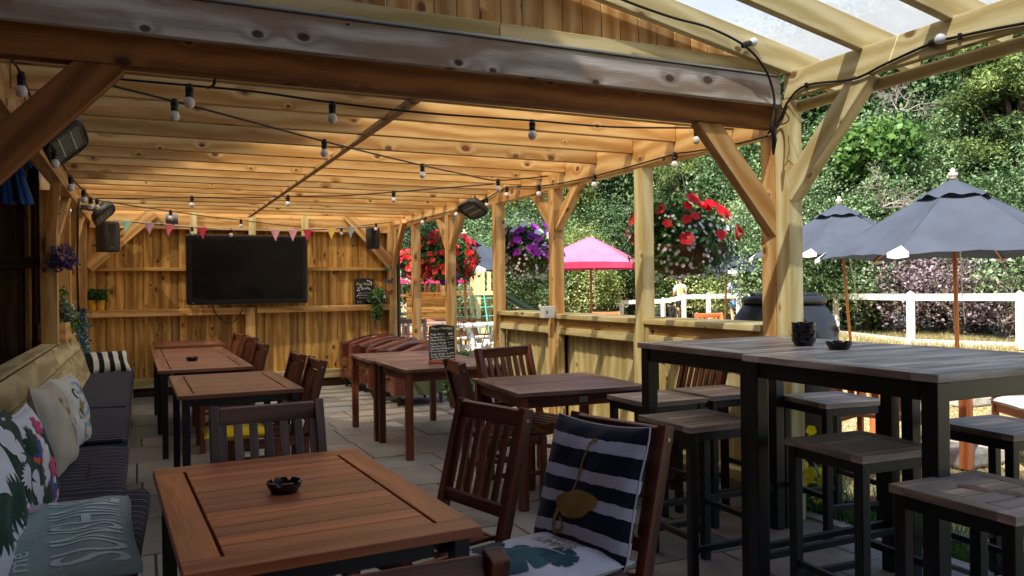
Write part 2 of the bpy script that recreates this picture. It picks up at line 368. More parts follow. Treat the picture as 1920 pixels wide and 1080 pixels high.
for xx in (.60,1.36,2.08): subpart('stud',MB().box(xx,xx+.09,11.49,11.542,2.15,2.5,t=.9),'green_pine',bw)
for a,b in (((-.62,1.72),(.16,2.46)),((3.42,1.72),(2.72,2.50))):
    part('brace',MB().bar((a[0],11.50,a[1]),(b[0],11.50,b[1]),.15,.045,(0,1,0),t=.7),'pine')
part('head_infill',MB().box(-.6,3.45,11.64,11.70,2.40,2.60,ax=0,t=.6),'pine')
# left wall boards and the panel that closes the recess
lw=part('side_wall',MB().box(-.93,-.90,8.12,11.66,0,2.6,ax=2,t=.1),'fence'); lb=MB(); y=8.15
while y<11.6: lb.box(-.898,-.885,y,y+.115,.1,2.4,ax=2); y+=.12
subpart('boards',lb,'fence',lw)
rp=part('recess_panel',MB().box(-4.2,-.82,8.19,8.21,.02,2.7,ax=2,t=.1),'dark_fence'); lb=MB(); x=-4.2
while x<-.86: lb.box(x,x+.135,8.165,8.185,.1,2.65,ax=2); x+=.14
subpart('boards',lb,'dark_fence',rp); 
for zz in (.72,1.62,2.3): subpart('rail',MB().box(-4.2,-.81,8.10,8.16,zz,zz+.10),'dark_fence',rp)
part('recess_roof',MB().box(-4.2,-.69,2.6,8.25,2.60,2.64,ax=1,t=.2),'dark_fence')
part('recess_side',MB().box(-2.6,-2.56,3.4,8.15,0,2.6,ax=2,t=.2),'dark_fence')
# half-height counters between the right-hand posts
for (ya,yb_) in ((3.765,5.029),(5.144,6.456),(6.571,7.766)):
    ct=part('counter',MB().box(3.44,3.80,ya,yb_,1.108,1.15,ax=1,t=.75),'green_pine')
    subpart('apron',MB().box(3.49,3.525,ya,yb_,1.03,1.106,t=.1),'pine',ct)
    subpart('rail',MB().box(3.462,3.50,ya+.045,yb_-.045,.965,1.028,t=.6),'green_pine',ct)
    for q0,q1 in ((ya+.002,ya+.045),(yb_-.045,yb_-.002)): subpart('frame_upright',MB().box(3.462,3.52,q0,q1,.02,1.106,t=.6),'green_pine',ct)
    b2=MB(); y=ya+.01; k=0
    while y<yb_-.02:
        W=min(.105,yb_-y-.005); b2.obox((3.585+.004*(k%2),y+W/2,.56),(Vector((math.cos(.13),math.sin(.13),0)),Vector((-math.sin(.13),math.cos(.13),0)),Vector((0,0,1))),(.006,W/2+.002,.53),2); y+=W; k+=1
    b2.box(3.605,3.617,ya-.113,yb_+.113,.05,1.09,ax=2,t=.2)
    subpart('boards',b2,'green_pine',ct)
    subpart('base_rail',MB().box(3.48,3.56,ya+.05,yb_-.05,.13,.20,t=.8),'green_pine',ct)
# ---- clear corrugated roof over the rafters
def mat_poly(name,tcol,fac,tr,dk=1.):
    m,nt,p=newmat(name); q=N(nt); tc=q.n('ShaderNodeTexCoord').outputs['Object']
    no=q.n('ShaderNodeTexNoise',{'Vector':tc,'Scale':1.3,'Detail':5.}).outputs[0]
    c=q.mix(1.,tcol,q.ramp(no,[(.3,g(.75*dk)),(.65,g(1.05*dk))]),'MULTIPLY')
    t1=q.n('ShaderNodeBsdfTranslucent',{0:c}); t2=q.n('ShaderNodeBsdfTransparent',{0:tcol}); gl=q.n('ShaderNodeBsdfGlossy',{0:g(.8),1:.25}); df=q.n('ShaderNodeBsdfDiffuse',{0:c})
    a=q.n('ShaderNodeMixShader',{0:fac,1:t1,2:t2}); b=q.n('ShaderNodeMixShader',{0:tr,1:a,2:df}); e=q.n('ShaderNodeMixShader',{0:.04,1:b,2:gl})
    q.set(nt.nodes['Material Output'].inputs[0],e); return m
M['poly']=mat_poly('clear_roof_sheet',lin('dfe2e6'),.40,.12,.66)
M['poly2']=mat_poly('shed_roof_sheet',lin('f0ead8'),.28,.15,.86)
rf=MB(); n=58
for i in range(n):
    x0=-1.3+i*4.84/n; x1=x0+4.84/n; rf.poly([(x0,3.72,2.58+.008*(i%2)),(x1,3.72,2.58+.008*((i+1)%2)),(x1,11.9,2.58+.008*((i+1)%2)),(x0,11.9,2.58+.008*(i%2))])
part('roof_sheet',rf,'poly2',bevel=0)
# ================================================================ CANOPY in front
K=thing('lean_to_canopy','pale timber lean-to with translucent roof sheets on a braced post beside the bar tables','canopy',(3.5,3.585,0))
def kp(name,mb,mat,bevel=.004): return mb.build(name,M[mat],K,True,bevel)
kp('post',MB().box(3.452,3.558,3.528,3.638,0,2.488,t=.8),'green_pine')
kp('eaves_beam',MB().box(3.452,3.502,-2.5,3.56,2.49,2.643,t=.8),'green_pine')
kp('under_rail',MB().tube([(3.548,-2.5,2.452),(3.548,3.52,2.452)],.034,12,t=.6),'green_pine',0).data.shade_smooth()
kp('brace',MB().bar((3.497,3.56,1.93),(3.497,2.99,2.52),.125,.085,(1,0,0),t=.7),'green_pine')
for i,yy in enumerate((3.50,2.99,2.48,1.97,1.46,.95,.44,-.07,-.6,-1.2,-1.8)):
    kp('rafter',MB().obox((1.15,yy+.024,rake(1.15)+.078),(Vector((1,0,-.194)).normalized(),Vector((0,1,0)),Vector((.194,0,1)).normalized()),(2.80,.024,.075),0,t=.3+.5*rnd.random()),'green_pine')
rs=MB(); yy=-2.4
for k in range(6):
    y1=min(yy+1.02,3.56); z0=rake(-1.55)+.166; z1=rake(4.0)+.166
    rs.poly([(-1.55,yy+.004,z0),(4.0,yy+.004,z1),(4.0,y1,z1),(-1.55,y1,z0)]); yy=y1
kp('roof_sheet',rs,'poly',0)
kp('wall_plate',MB().box(-1.62,-1.52,-2.5,3.56,3.5,3.7),'green_pine')
gp=MB(); gp.box(-.475,-.43,3.50,3.55,2.52,2.75); kp('corner_trim',gp,'white_pl')
# ================================================================ the pub, whose shadow falls over the left and near part
def mat_brick():
    m,nt,p=newmat('brick'); q=N(nt); tc=q.n('ShaderNodeUVMap')
    b=q.n('ShaderNodeTexBrick',{'Vector':tc,'Scale':4.4,'Color1':lin('8a4a36'),'Color2':lin('a0604a'),'Mortar':lin('a89f92'),'Mortar Size':.015}); q.set(p.inputs['Base Color'],b); p.inputs['Roughness'].default_value=.9; return m
M['brick']=mat_brick(); M['slate']=plain('slate_roof',lin('4a4a50'),.7,var=.3,bump=.3,bscale=8); M['glass']=plain('window_glass',lin('20262b'),.08,spec=.8)
HB=8.; e=Vector((.455,-.89,0)); nrm=Vector((-.89,-.455,0)); b0=Vector((-1.27,0,0))
B=thing('pub_building','two storey brick pub wall with slate eaves rising beside the terrace','building',tuple(b0+nrm*4))
wl=MB(); c=b0+nrm*3.2+e*3+Vector((0,0,HB/2-.15)); wl.obox(c,(e,nrm,Vector((0,0,1))),(17,2.9,HB/2-.15),0); B1=wl.build('wall',M['brick'],B,True)
ro=MB(); A=b0+e*-14; D=b0+e*20
ro.poly([A+Vector((0,0,HB)),D+Vector((0,0,HB)),D+nrm*3.2+Vector((0,0,HB+.2)),A+nrm*3.2+Vector((0,0,HB+.2))]); ro.poly([A+nrm*6.4+Vector((0,0,HB-.3)),D+nrm*6.4+Vector((0,0,HB-.3)),D+nrm*3.2+Vector((0,0,HB+.2)),A+nrm*3.2+Vector((0,0,HB+.2))])
ro.bar(A+Vector((0,0,HB-.06)),D+Vector((0,0,HB-.06)),.06,.12); ro.build('roof',M['slate'],B,True)
for s_ in (-6,-2,2,6,10):
    wn=MB(); c=b0+nrm*.29+e*s_+Vector((0,0,5.6)); wn.obox(c,(e,nrm,Vector((0,0,1))),(.6,.03,.75)); W=wn.build('window',M['white_paint'],B,True)
    gl=MB(); gl.obox(c-nrm*.035,(e,nrm,Vector((0,0,1))),(.5,.01,.65)); subpart('pane',gl,'glass',W)
# ================================================================ FURNITURE
V=Vector
def slat_chair(name,label,mat='mahog',w=.46,nsl=7,loc=(0,0,0),rz=0,group='slatted dining chairs',h=.92,arms=False):
    t=thing(name,label,'chair',loc,rz,group); m=M[mat]; hw=w/2
    def bp(z): return -.215-.13*max(0,(z-.42)/(h-.42))**1.1          # recline of the back
    for s in(-1,1):
        b=MB(); x=s*(hw-.02)
        b.bar((x,-.215,0),(x,-.215,.44),.038,.048,(0,1,0)); 
        b.bar((x,-.213,.42),(x,bp(h),h),.038,.05,(0,1,0)); b.build('back_leg',m,t,bevel=.004)
        MB().bar((x,.2,0),(x,.2,.425 if not arms else .64),.04,.045,(0,1,0)).build('front_leg',m,t,bevel=.004)
        MB().box(x-.011,x+.011,-.19,.178,.37,.425,ax=1).build('side_rail',m,t,bevel=.003)
        MB().box(x-.011,x+.011,-.19,.178,.17,.20,ax=1).build('stretcher',m,t,bevel=.003)
        if arms: MB().box(x-.03,x+.03,-.26,.24,.645,.67,ax=1).build('armrest',m,t,bevel=.005)
        MB().lathe([(.001,0),(.007,0),(.007,.003),(.001,.003)],10,(x+s*.0195,bp(h-.045),h-.045),M=Matrix.Rotation(s*PI/2,3,'Y')).build('bolt',M['steel'],t)
    MB().bar((-hw+.04,bp(h-.035),h-.04),(hw-.04,bp(h-.035),h-.04),.024,.075,(0,.25,1)).build('top_rail',m,t,bevel=.005)
    MB().bar((-hw+.04,bp(.53),.53),(hw-.04,bp(.53),.53),.022,.055,(0,.25,1)).build('lower_rail',m,t,bevel=.004)
    s_=MB(); iw=w-.10
    for k in range(nsl):
        x=-iw/2+iw*k/(nsl-1); s_.bar((x,bp(.555)+.001,.552),(x,bp(h-.08)+.001,h-.076),iw/(nsl-1)*.56,.012,(0,1,0)); 
    # bar(): width is along cross(d,up) = X here
    s_.build('back_slats',m,t,bevel=.002)
    b=MB(); 
    for k in range(6): x=-hw+.07+(w-.14)*k/5; b.box(x-.026,x+.026,-.175,.185,.427,.443,ax=1)
    b.box(-hw+.02,hw-.02,.19,.235,.425,.445,ax=0); b.box(-hw+.042,hw-.042,-.20,-.178,.425,.445,ax=0)
    b.box(-hw+.04,hw-.04,.189,.209,.36,.424,ax=0)
    b.build('seat',m,t,bevel=.003)
    return t
def place(src,loc,rz,label,grp=None):
    c=copy_tree(src); c.location=loc; c.rotation_euler=(0,0,rz); c['label']=label
    if grp: c['group']=grp
    return c
D=math.radians
ch=slat_chair('dining_chair','empty mahogany slatted chair on the right side of the nearest teak table','mahog',loc=(.985,2.93,0),rz=D(104.5))
place(ch,(1.235,2.35,0),D(105.4),'mahogany slatted chair holding the navy and white striped cushion')
place(ch,(.365,1.655,0),D(0),'mahogany chair cut by the bottom edge, at the near end of the nearest teak table')
place(ch,(2.20,4.86,0),D(-97),'dark mahogany chair on the left side of the single dark square table, turned right')
place(ch,(3.07,4.27,0),D(88),'mahogany chair leaning back against the boarded counter behind the bar stools')
for p,r,l in (((.66,9.28),98,'farthest slatted chair beside the far pair of teak tables'),((.70,8.62),94,'middle slatted chair of the three beside the far pair of teak tables'),
              ((.66,7.55),91,'nearest slatted chair of the three beside the far pair of teak tables'),((.74,6.20),90,'farther of the two slatted chairs at the third teak table'),((.77,5.62),90,'nearer of the two slatted chairs at the third teak table, yellow cushion seen under')):
    place(ch,(p[0],p[1],0),D(r),l)
wc=slat_chair('dining_chair','wide slatted chair behind the single dark square table, facing the camera','mahog',w=.56,nsl=8,loc=(2.60,5.17,0),rz=D(199),h=.95)
gc=slat_chair('dining_chair','faded brown slatted chair at the far end of the nearest teak table','greychair',w=.47,nsl=7,loc=(.49,3.15,0),rz=D(182))
# ---- teak tables on black frames
def teak_table(label,mat,L,W,loc,rz):
    t=thing('dining_table',label,'table',loc,rz,'teak tables on black frames beside the bench')
    m=M[mat]; b=MB(); hl,hw=L/2,W/2; bw=.095; z0,z1=.714,.742
    for s in(-1,1):
        b.box(-hw,hw,s*hl-(bw if s>0 else 0),s*hl+(0 if s>0 else bw),z0,z1,ax=0)
        b.box(s*hw-(bw if s>0 else 0),s*hw+(0 if s>0 else bw),-hl+bw+.001,hl-bw-.001,z0,z1,ax=1)
    n=round((L-2*bw)/.088); st=(L-2*bw)/n
    for k in range(n): y=-hl+bw+k*st; b.box(-hw+bw+.009,hw-bw-.009,y+.0016,y+st-.0016,z0+.002,z1-.001+rnd.uniform(-.0006,.0006),ax=0)
    b.build('tabletop',m,t,bevel=.0025)
    fr=MB(); 
    for s in(-1,1): fr.box(s*(hw-.075)-.02,s*(hw-.075)+.02,-hl+.08,hl-.08,.66,.712); fr.box(-hw+.12,hw-.12,s*(hl-.075)-.02,s*(hl-.075)+.02,.66,.711)
    fr.build('apron',M['black'],t,bevel=.002)
    for sx in(-1,1):
        for sy in(-1,1): MB().box(sx*(hw-.05)-.024,sx*(hw-.05)+.024,sy*(hl-.05)-.024,sy*(hl-.05)+.024,0,.7115).build('leg',M['black'],t,bevel=.003)
    return t
teak_table('nearest orange teak table with a black ashtray on it','teak',1.235,.765,(.437,2.62,0),D(2.3))
teak_table('empty brown teak table, second from the camera along the bench','teak2',1.33,.78,(.58,6.06,0),D(.6))
teak_table('brown teak table with an ashtray, third from the camera along the bench','teak2',1.36,.76,(.49,7.88,0),D(.6))
teak_table('brown teak table butted to the far side of the one with the ashtray','teak2',1.34,.76,(.475,9.25,0),D(.6))
teak_table('farthest teak table, standing alone near the back wall','teak2',1.05,.80,(.53,10.95,0),D(1))
# ---- dark square tables
def dark_table(label,loc,rz,W=.93,plate=False):
    t=thing('dining_table',label,'table',loc,rz,'dark square wooden tables'); m=M['darktop']; h=W/2; b=MB(); bw=.07
    for s in(-1,1):
        b.box(-h,h,s*h-(bw if s>0 else 0),s*h+(0 if s>0 else bw),.713,.74,ax=0)
        b.box(s*h-(bw if s>0 else 0),s*h+(0 if s>0 else bw),-h+bw+.001,h-bw-.001,.713,.74,ax=1)
    n=17; st=(W-2*bw)/n
    for k in range(n): y=-h+bw+k*st; b.box(-h+bw+.003,h-bw-.003,y+.003,y+st-.003,.717,.739,ax=0)
    b.build('tabletop',m,t,bevel=.002)
    mm=M['mahog']; a=MB()
    for s in(-1,1): a.box(-h+.075,h-.075,s*(h-.05)-.012,s*(h-.05)+.012,.635,.711,ax=0); a.box(s*(h-.05)-.012,s*(h-.05)+.012,-h+.075,h-.075,.636,.7115,ax=1)
    a.build('apron',mm,t,bevel=.002)
    for sx in(-1,1):
        for sy in(-1,1): MB().box(sx*(h-.045)-.029,sx*(h-.045)+.029,sy*(h-.045)-.029,sy*(h-.045)+.029,0,.7118).build('leg',mm,t,bevel=.004)
    if plate: MB().box(-.03,.03,-h+.032,-h+.036,.655,.69).build('maker_plate',M['steel'],t,bevel=.001)
    return t
dark_table('dark square table with the small chalkboard on it',(2.375,6.635,0),D(0),.90)
dark_table('dark square table pushed behind the one with the chalkboard',(2.37,7.56,0),D(0),.92)
dark_table('single dark square table with a small metal plate on its edge',(2.605,4.87,0),D(-4),.93,True)
# ---- bar tables and stools
def bar_table(label,x0,x1,y0,y1):
    cx,cy=(x0+x1)/2,(y0+y1)/2; t=thing('bar_table',label,'bar table',(cx,cy,0),0,'tall bar tables'); hx,hy=(x1-x0)/2,(y1-y0)/2
    m=M['grey_top']; b=MB(); bw=.10
    for s in(-1,1):
        b.box(-hx,hx,s*hy-(bw if s>0 else 0),s*hy+(0 if s>0 else bw),1.072,1.10,ax=0)
        b.box(s*hx-(bw if s>0 else 0),s*hx+(0 if s>0 else bw),-hy+bw+.001,hy-bw-.001,1.072,1.10,ax=1)
    n=8; st=(2*hy-2*bw)/n
    for k in range(n): y=-hy+bw+k*st; b.box(-hx+bw+.005,hx-bw-.005,y+.003,y+st-.003,1.073,1.0993,ax=0)
    b.build('tabletop',m,t,bevel=.0025)
    a=MB()
    for s in(-1,1): a.box(-hx+.085,hx-.085,s*(hy-.045)-.022,s*(hy-.045)+.022,1.005,1.0705); a.box(s*(hx-.045)-.022,s*(hx-.045)+.022,-hy+.085,hy-.085,1.005,1.070)
    a.build('apron',M['black'],t,bevel=.002)
    for sx in(-1,1):
        for sy in(-1,1): MB().box(sx*(hx-.045)-.031,sx*(hx-.045)+.031,sy*(hy-.045)-.031,sy*(hy-.045)+.031,0,1.0708).build('leg',M['black'],t,bevel=.004)
    for s in(-1,1): MB().box(-hx+.08,hx-.08,s*(hy-.045)-.012,s*(hy-.045)+.012,.22,.25).build('foot_rail',M['black'],t,bevel=.002)
bar_table('nearer tall bar table with the stack of ashtrays and one loose ashtray',2.33,3.36,1.74,2.665)
bar_table('farther tall bar table ending against the big braced post',2.375,3.335,2.672,3.525)
M['stain']=plain('brown_stain',lin('8a6454'),.5,var=.5,vscale=30)
def stool(label,loc,rz=0):
    t=thing('bar_stool',label,'bar stool',loc,rz,'square bar stools with black frames'); m=M['stool_top']; b=MB(); h=.205; bw=.055
    for s in(-1,1):
        b.box(-h,h,s*h-(bw if s>0 else 0),s*h+(0 if s>0 else bw),.735,.762,ax=0)
        b.box(s*h-(bw if s>0 else 0),s*h+(0 if s>0 else bw),-h+bw+.001,h-bw-.001,.735,.762,ax=1)
    n=4; st=(2*h-2*bw)/n
    for k in range(n): y=-h+bw+k*st; b.box(-h+bw+.005,h-bw-.005,y+.0035,y+st-.0035,.736,.7615,ax=0)
    b.build('seat',m,t,bevel=.002)
    a=MB(); 
    for s in(-1,1): a.box(-h+.055,h-.055,s*(h-.03)-.014,s*(h-.03)+.014,.69,.7335); a.box(s*(h-.03)-.014,s*(h-.03)+.014,-h+.055,h-.055,.69,.733)
    a.build('apron',M['black'],t,bevel=.002)
    for sx in(-1,1):
        for sy in(-1,1): MB().box(sx*(h-.03)-.02,sx*(h-.03)+.02,sy*(h-.03)-.02,sy*(h-.03)+.02,0,.7338).build('leg',M['black'],t,bevel=.004)
    for s in(-1,1):
        MB().box(-h+.05,h-.05,s*(h-.03)-.011,s*(h-.03)+.011,.185,.213).build('foot_rail',M['black'],t,bevel=.002)
        MB().box(s*(h-.03)-.011,s*(h-.03)+.011,-h+.05,h-.05,.285 if s>0 else .24,.313 if s>0 else .268).build('foot_rail',M['black'],t,bevel=.002)
    return t
st0=stool('bar stool with two stain marks on its seat, cut by the lower right corner',(2.345,1.57,0),D(-1))
# two brown marks on the nearest stool
for cx,cy,sx in((-.02,.05,.05),(.02,-.045,.045)):
    sm=MB(); sm.poly([(cx+sx*.55*math.cos(a)*(1+.15*math.sin(3*a)),cy+sx*math.sin(a),.7628) for a in [2*PI*k/24 for k in range(24)]]); sm.build('stain',M['stain'],st0)
for p,r,l in (((2.60,2.285),-3,'dark topped bar stool under the nearer bar table'),((2.42,3.08),0,'bar stool at the left of the bar tables, in front of two lighter topped ones'),
   ((2.68,3.79),0,'leftmost bar stool, beyond the far bar table leg, next to the single square table'),((3.16,3.82),-2,'pale topped bar stool beyond the far bar table, in front of the counter boards'),
   ((3.50,3.27),-8,'bar stool just right of the big braced post'),((3.48,2.285),-4,'bar stool on the grass side at the right edge of the picture')):
    c_=place(st0,(p[0],p[1],0),D(r),l)
    for x in [x for x in bpy.data.objects if x.parent==c_ and x.name.startswith('stain')]: bpy.data.objects.remove(x)
# ---- ashtrays
def ashtray(label,loc,rz=0,group='black round ashtrays'):
    t=MB(); n=48
    prof=[(.035,0),(.043,.002),(.047,.012),(.053,.018),(.056,.036),(.050,.037),(.047,.016),(.043,.006),(.001,.006)]
    def notch(a,j): return 1
    b0=len(t.v); t.lathe(prof,n,(0,0,0))
    v=[list(q) for q in t.v]
    for j in (4,5):
        for k in range(n):
            a=(2*PI*k/n)%(PI/3)
            if a<.2: v[b0+j*n+k][2]=.027
    t.v=[tuple(q) for q in v]
    o=t.build('ashtray',M['blackpl'],None,smooth=False); o.location=loc; o.rotation_euler=(0,0,rz); return tag(o,label,'ashtray',group)
a0=ashtray('ashtray on the nearest teak table',(.415,2.66,.7425))
def acopy(loc,rz,label):
    c=a0.copy(); C.objects.link(c); c.location=loc; c.rotation_euler=(0,0,rz); c['label']=label; return c
acopy((.425,8.07,.7425),.4,'small ashtray on the far pair of teak tables')
pb=at(1573,655,Z=1.10); acopy((pb.x,pb.y,1.1005),.3,'single ashtray lying beside the stack on the bar table')
ps=at(1507,648,Z=1.10)
for k,l in enumerate(('lowest','second lowest','middle','second highest','topmost')):
    acopy((ps.x,ps.y,1.1005+k*.019),k*.37,l+' ashtray of the stack of five on the bar table')
# ---- leather tub chairs with olive sides
M['leather']=plain('oxblood_leather',lin('5f3025'),.24,var=.2,vscale=5,bump=.12,bscale=60,spec=.5,coat=.1)
M['olive']=plain('olive_cloth',lin('5d6446'),.85,bump=.2,bscale=250)
M['dkwood']=plain('dark_wood_foot',lin('2a1710'),.4)
def tub(label,loc,rz):
    t=thing('tub_chair',label,'armchair',loc,rz,'leather tub chairs by the back wall')
    # faces +Y ; shell wraps the back; arms curve up to the back
    def outer(u,off=0):      # u 0..1 from right-front round the back to left-front
        w=.36-off; d=.34-off*.5
        a=u
        if a<.3: return V((w,d-(a/.3)*(d+.02),0))
        if a>.7: return V((-w,-.02+((a-.7)/.3)*(d+.02),0))
        th=(a-.3)/.4*PI; return V((w*math.cos(th),-.02-(.36-off)*math.sin(th),0))
    def top(u): 
        c=math.sin(PI*min(1,max(0,u))); return .64+.12*c**1.2
    sh=MB(); sh.grid(lambda u,v: outer(u)+V((0,0,.12+(top(u)-.12-.10)*v)),40,6); sh.build('outer_shell',M['olive'],t,smooth=True)
    le=MB()
    def lip(u,v):
        # rounded roll over the top then down inside
        zt=top(u); k=v
        if k<.14: return outer(u)*1.012+V((0,0,zt-.13+.09*k/.14))
        if k<.5: a=PI*(k-.14)/.36; c=(outer(u)+outer(u,.17))/2; r=(outer(u)-outer(u,.17))/2; return c+r*math.cos(a)*1.02+V((0,0,zt-.04+.035*math.sin(a)))
        q=(k-.5)/.5; p=outer(u,.17); return p+V((0,0,zt-.035-(zt-.035-.40)*q))
    le.grid(lip,44,20); le.build('leather_roll',M['leather'],t,smooth=True)
    for s in(-1,1): MB().box(s*.365-(.17 if s>0 else 0),s*.365+(0 if s>0 else .17),.22,.352,.12,.645).build('arm_front',M['leather'],t,bevel=.02)
    MB().box(-.19,.19,-.26,.33,.14,.30).build('seat_base',M['leather'],t,bevel=.02)
    MB().box(-.19,.19,-.27,.36,.305,.45).build('seat_cushion',M['leather'],t,bevel=.045)
    for sx in(-1,1):
        for sy in(-.27,.27): MB().lathe([(.016,0),(.026,.13)],10,(sx*.28,sy,0)).build('foot',M['dkwood'],t)
    return t
tub('leather tub chair nearest the dark tables, its olive outer side facing the camera',(3.02,9.42,0),D(92))
tub('middle leather tub chair of the three',(2.98,10.28,0),D(86))
tub('farthest leather tub chair, touching the back wall',(2.93,11.08,0),D(90))
# ================================================================ BENCH
BN=thing('built_in_bench','long pale board bench with a sloping planked back along the left side','bench',(-.5,6.5,0))
def bp_(name,mb,mat,bevel=.004): return mb.build(name,M[mat],BN,True,bevel)
bk=MB(); 
zz=[.42,.60,.775,.93]
ybr=[1.2,2.9,4.55,6.2,7.6,9.1,10.3,11.5]
for i in range(3):
    z0,z1=zz[i],zz[i+1]-.005; 
    cuts=sorted(rnd.sample(ybr[1:-1],3)); cuts=[1.2]+cuts+[11.5]
    for a,b in zip(cuts,cuts[1:]):
        xa=-.50-.19*((z0-.42)/.5); xb=-.50-.19*((z1-.42)/.5)
        c=V(((xa+xb)/2,(a+b)/2,(z0+z1)/2)); up=V((xb-xa,0,z1-z0)).normalized()
        bk.obox(c,(V((0,1,0)),up,V((0,1,0)).cross(up)),((b-a)/2-.002,(z1-z0)/2/abs(up.z),.014),0)
bp_('backrest',bk,'bench_wood')
cp=MB(); cp.box(-.805,-.69,1.2,8.0,.932,.955,ax=1,t=.3); cp.box(-.74,-.66,8.0,11.5,.932,.955,ax=1,t=.5); bp_('cap_board',cp,'bench_wood')
st_=MB(); st_.box(-.56,-.11,1.2,11.5,.38,.40,ax=1,t=.4); st_.box(-.14,-.115,1.2,11.5,.0,.378,ax=1,t=.3); bp_('seat_box',st_,'bench_wood')
bp_('back_panel',MB().box(-.80,-.785,1.2,8.0,0,.93,ax=1,t=.2),'dark_fence')
# ================================================================ PADS AND CUSHIONS
def mat_pad():
    m,nt,p=newmat('navy_striped_cloth'); q=N(nt); sp=q.n('ShaderNodeSeparateXYZ',{0:q.n('ShaderNodeTexCoord').outputs['Object']})
    y=q.math('ADD',sp.outputs[1],q.math('MULTIPLY',sp.outputs[2],1.))
    s=q.math('FRACT',q.math('MULTIPLY',y,38.)); line=q.math('LESS_THAN',s,.22); thick=q.math('LESS_THAN',q.math('FRACT',q.math('MULTIPLY',y,12.667)),.10)
    dots=q.math('GREATER_THAN',q.math('FRACT',q.math('MULTIPLY',sp.outputs[0],110.)),.35)
    c=q.mix(q.math('MULTIPLY',line,q.math('MULTIPLY_ADD',dots,.45,.2)),lin('1c1e2e'),lin('70707e')); c=q.mix(q.math('MULTIPLY',thick,.7),c,lin('8a8a96'))
    q.set(p.inputs['Base Color'],c); p.inputs['Roughness'].default_value=.9; p.inputs['Specular IOR Level'].default_value=.15
    no=q.n('ShaderNodeTexNoise',{'Vector':q.n('ShaderNodeTexCoord').outputs['Object'],'Scale':220.,'Detail':2.}).outputs[0]
    q.set(p.inputs['Normal'],q.n('ShaderNodeBump',{'Height':no,'Strength':.4,'Distance':.004})); return m
M['pad']=mat_pad()
def pad(label,cx,cy,lx,ly,z,h,rz=0,tilt=0):
    b=MB(); n=14; rr=random.Random(int(cy*100))
    def ring(ins,zz):
        pts=[]; hx,hy=lx/2-ins,ly/2-ins; r=.035
        for qx,qy,a0 in ((1,1,0),(-1,1,90),(-1,-1,180),(1,-1,270)):
            for k in range(4):
                a=D(a0+90*k/3); pts.append((qx*(hx-r)+r*math.cos(a),qy*(hy-r)+r*math.sin(a)))
        out=[]
        for i,(x,y) in enumerate(pts):
            x2,y2=pts[(i+1)%16]; m=12 if i%4==3 else 1
            for k in range(m):
                t=k/m; X=x+(x2-x)*t; Y=y+(y2-y)*t
                w=.006*math.sin(X*13+cy*5)*math.sin(Y*9+cy)+.004*math.sin(Y*23)
                out.append((X*(1+.15*w),Y,zz+w*(1 if zz>h*.5 else 0)))
        return out
    rings=[ring(i,zz) for i,zz in ((.02,0),(.002,.01),(0,h*.5),(.003,h-.018),(.014,h-.004),(.05,h+.004),(.11,h+.009),(lx*.36,h+.010))]
    m=len(rings[0])
    for r_ in rings: b.v+=r_
    for j in range(len(rings)-1):
        for k in range(m): k2=(k+1)%m; b.face((j*m+k,j*m+k2,(j+1)*m+k2,(j+1)*m+k),[(0,0)]*4,.5)
    b.face(tuple((len(rings)-1)*m+k for k in range(m)),[(0,0)]*m,.5); b.face(tuple(range(m))[::-1],[(0,0)]*m,.5)
    o=b.build('bench_pad',M['pad'],None,smooth=True); o.location=(cx,cy,z); o.rotation_euler=(tilt,0,rz); tag(o,label,'seat pad','navy striped bench pads')
    MB().tube([(-lx/2+.03,-ly/2-.002,h-.012),(lx/2-.03,-ly/2-.002,h-.012)],.005,6).build('piping',M['pad'],o); return o
pad('bench pad nearest the camera at the bottom edge',-.30,2.30,.50,1.05,.402,.085)
pad('bench pad jutting out askew towards the nearest teak table',-.265,3.42,.53,1.06,.425,.085,D(-3),D(1.2))
pad('bench pad under the beige and blue cushions',-.315,4.66,.47,1.33,.402,.08)
pad('bench pad beside the second teak table',-.315,6.17,.45,1.5,.402,.10)
pad('farthest bench pad, with the black and white cushion on it',-.315,8.75,.45,3.5,.402,.10)
def cloth(name,col,weave=180,extra=None):
    m,nt,p=newmat(name); q=N(nt); tc=q.n('ShaderNodeTexCoord').outputs['Object']
    no=q.n('ShaderNodeTexNoise',{'Vector':tc,'Scale':weave,'Detail':2.}).outputs[0]; n2=q.n('ShaderNodeTexNoise',{'Vector':tc,'Scale':7.,'Detail':4.}).outputs[0]
    c=extra(q) if extra else q.mix(1.,col,q.ramp(n2,[(.3,g(.9)),(.7,g(1.06))]),'MULTIPLY')
    q.set(p.inputs['Base Color'],c); p.inputs['Roughness'].default_value=.9; p.inputs['Specular IOR Level'].default_value=.15; p.inputs['Sheen Weight'].default_value=.15
    q.set(p.inputs['Normal'],q.n('ShaderNodeBump',{'Height':q.math('ADD',no,q.math('MULTIPLY',n2,2.)),'Strength':.35,'Distance':.006})); return m
M['c_white']=cloth('white_cotton',lin('cfccd0')); M['c_beige']=cloth('beige_linen',lin('b3a898')); M['c_sage']=cloth('sage_linen',lin('8e9c95')); M['c_cream']=cloth('cream_cotton',lin('c9c6bd'))
M['c_yellow']=cloth('yellow_cloth',lin('d8b400')); M['c_dgreen']=cloth('dark_green_print',lin('1e3a26')); M['c_teal']=cloth('teal_print',lin('2f5f66')); M['c_dteal']=cloth('deep_teal_print',lin('1e4650'))
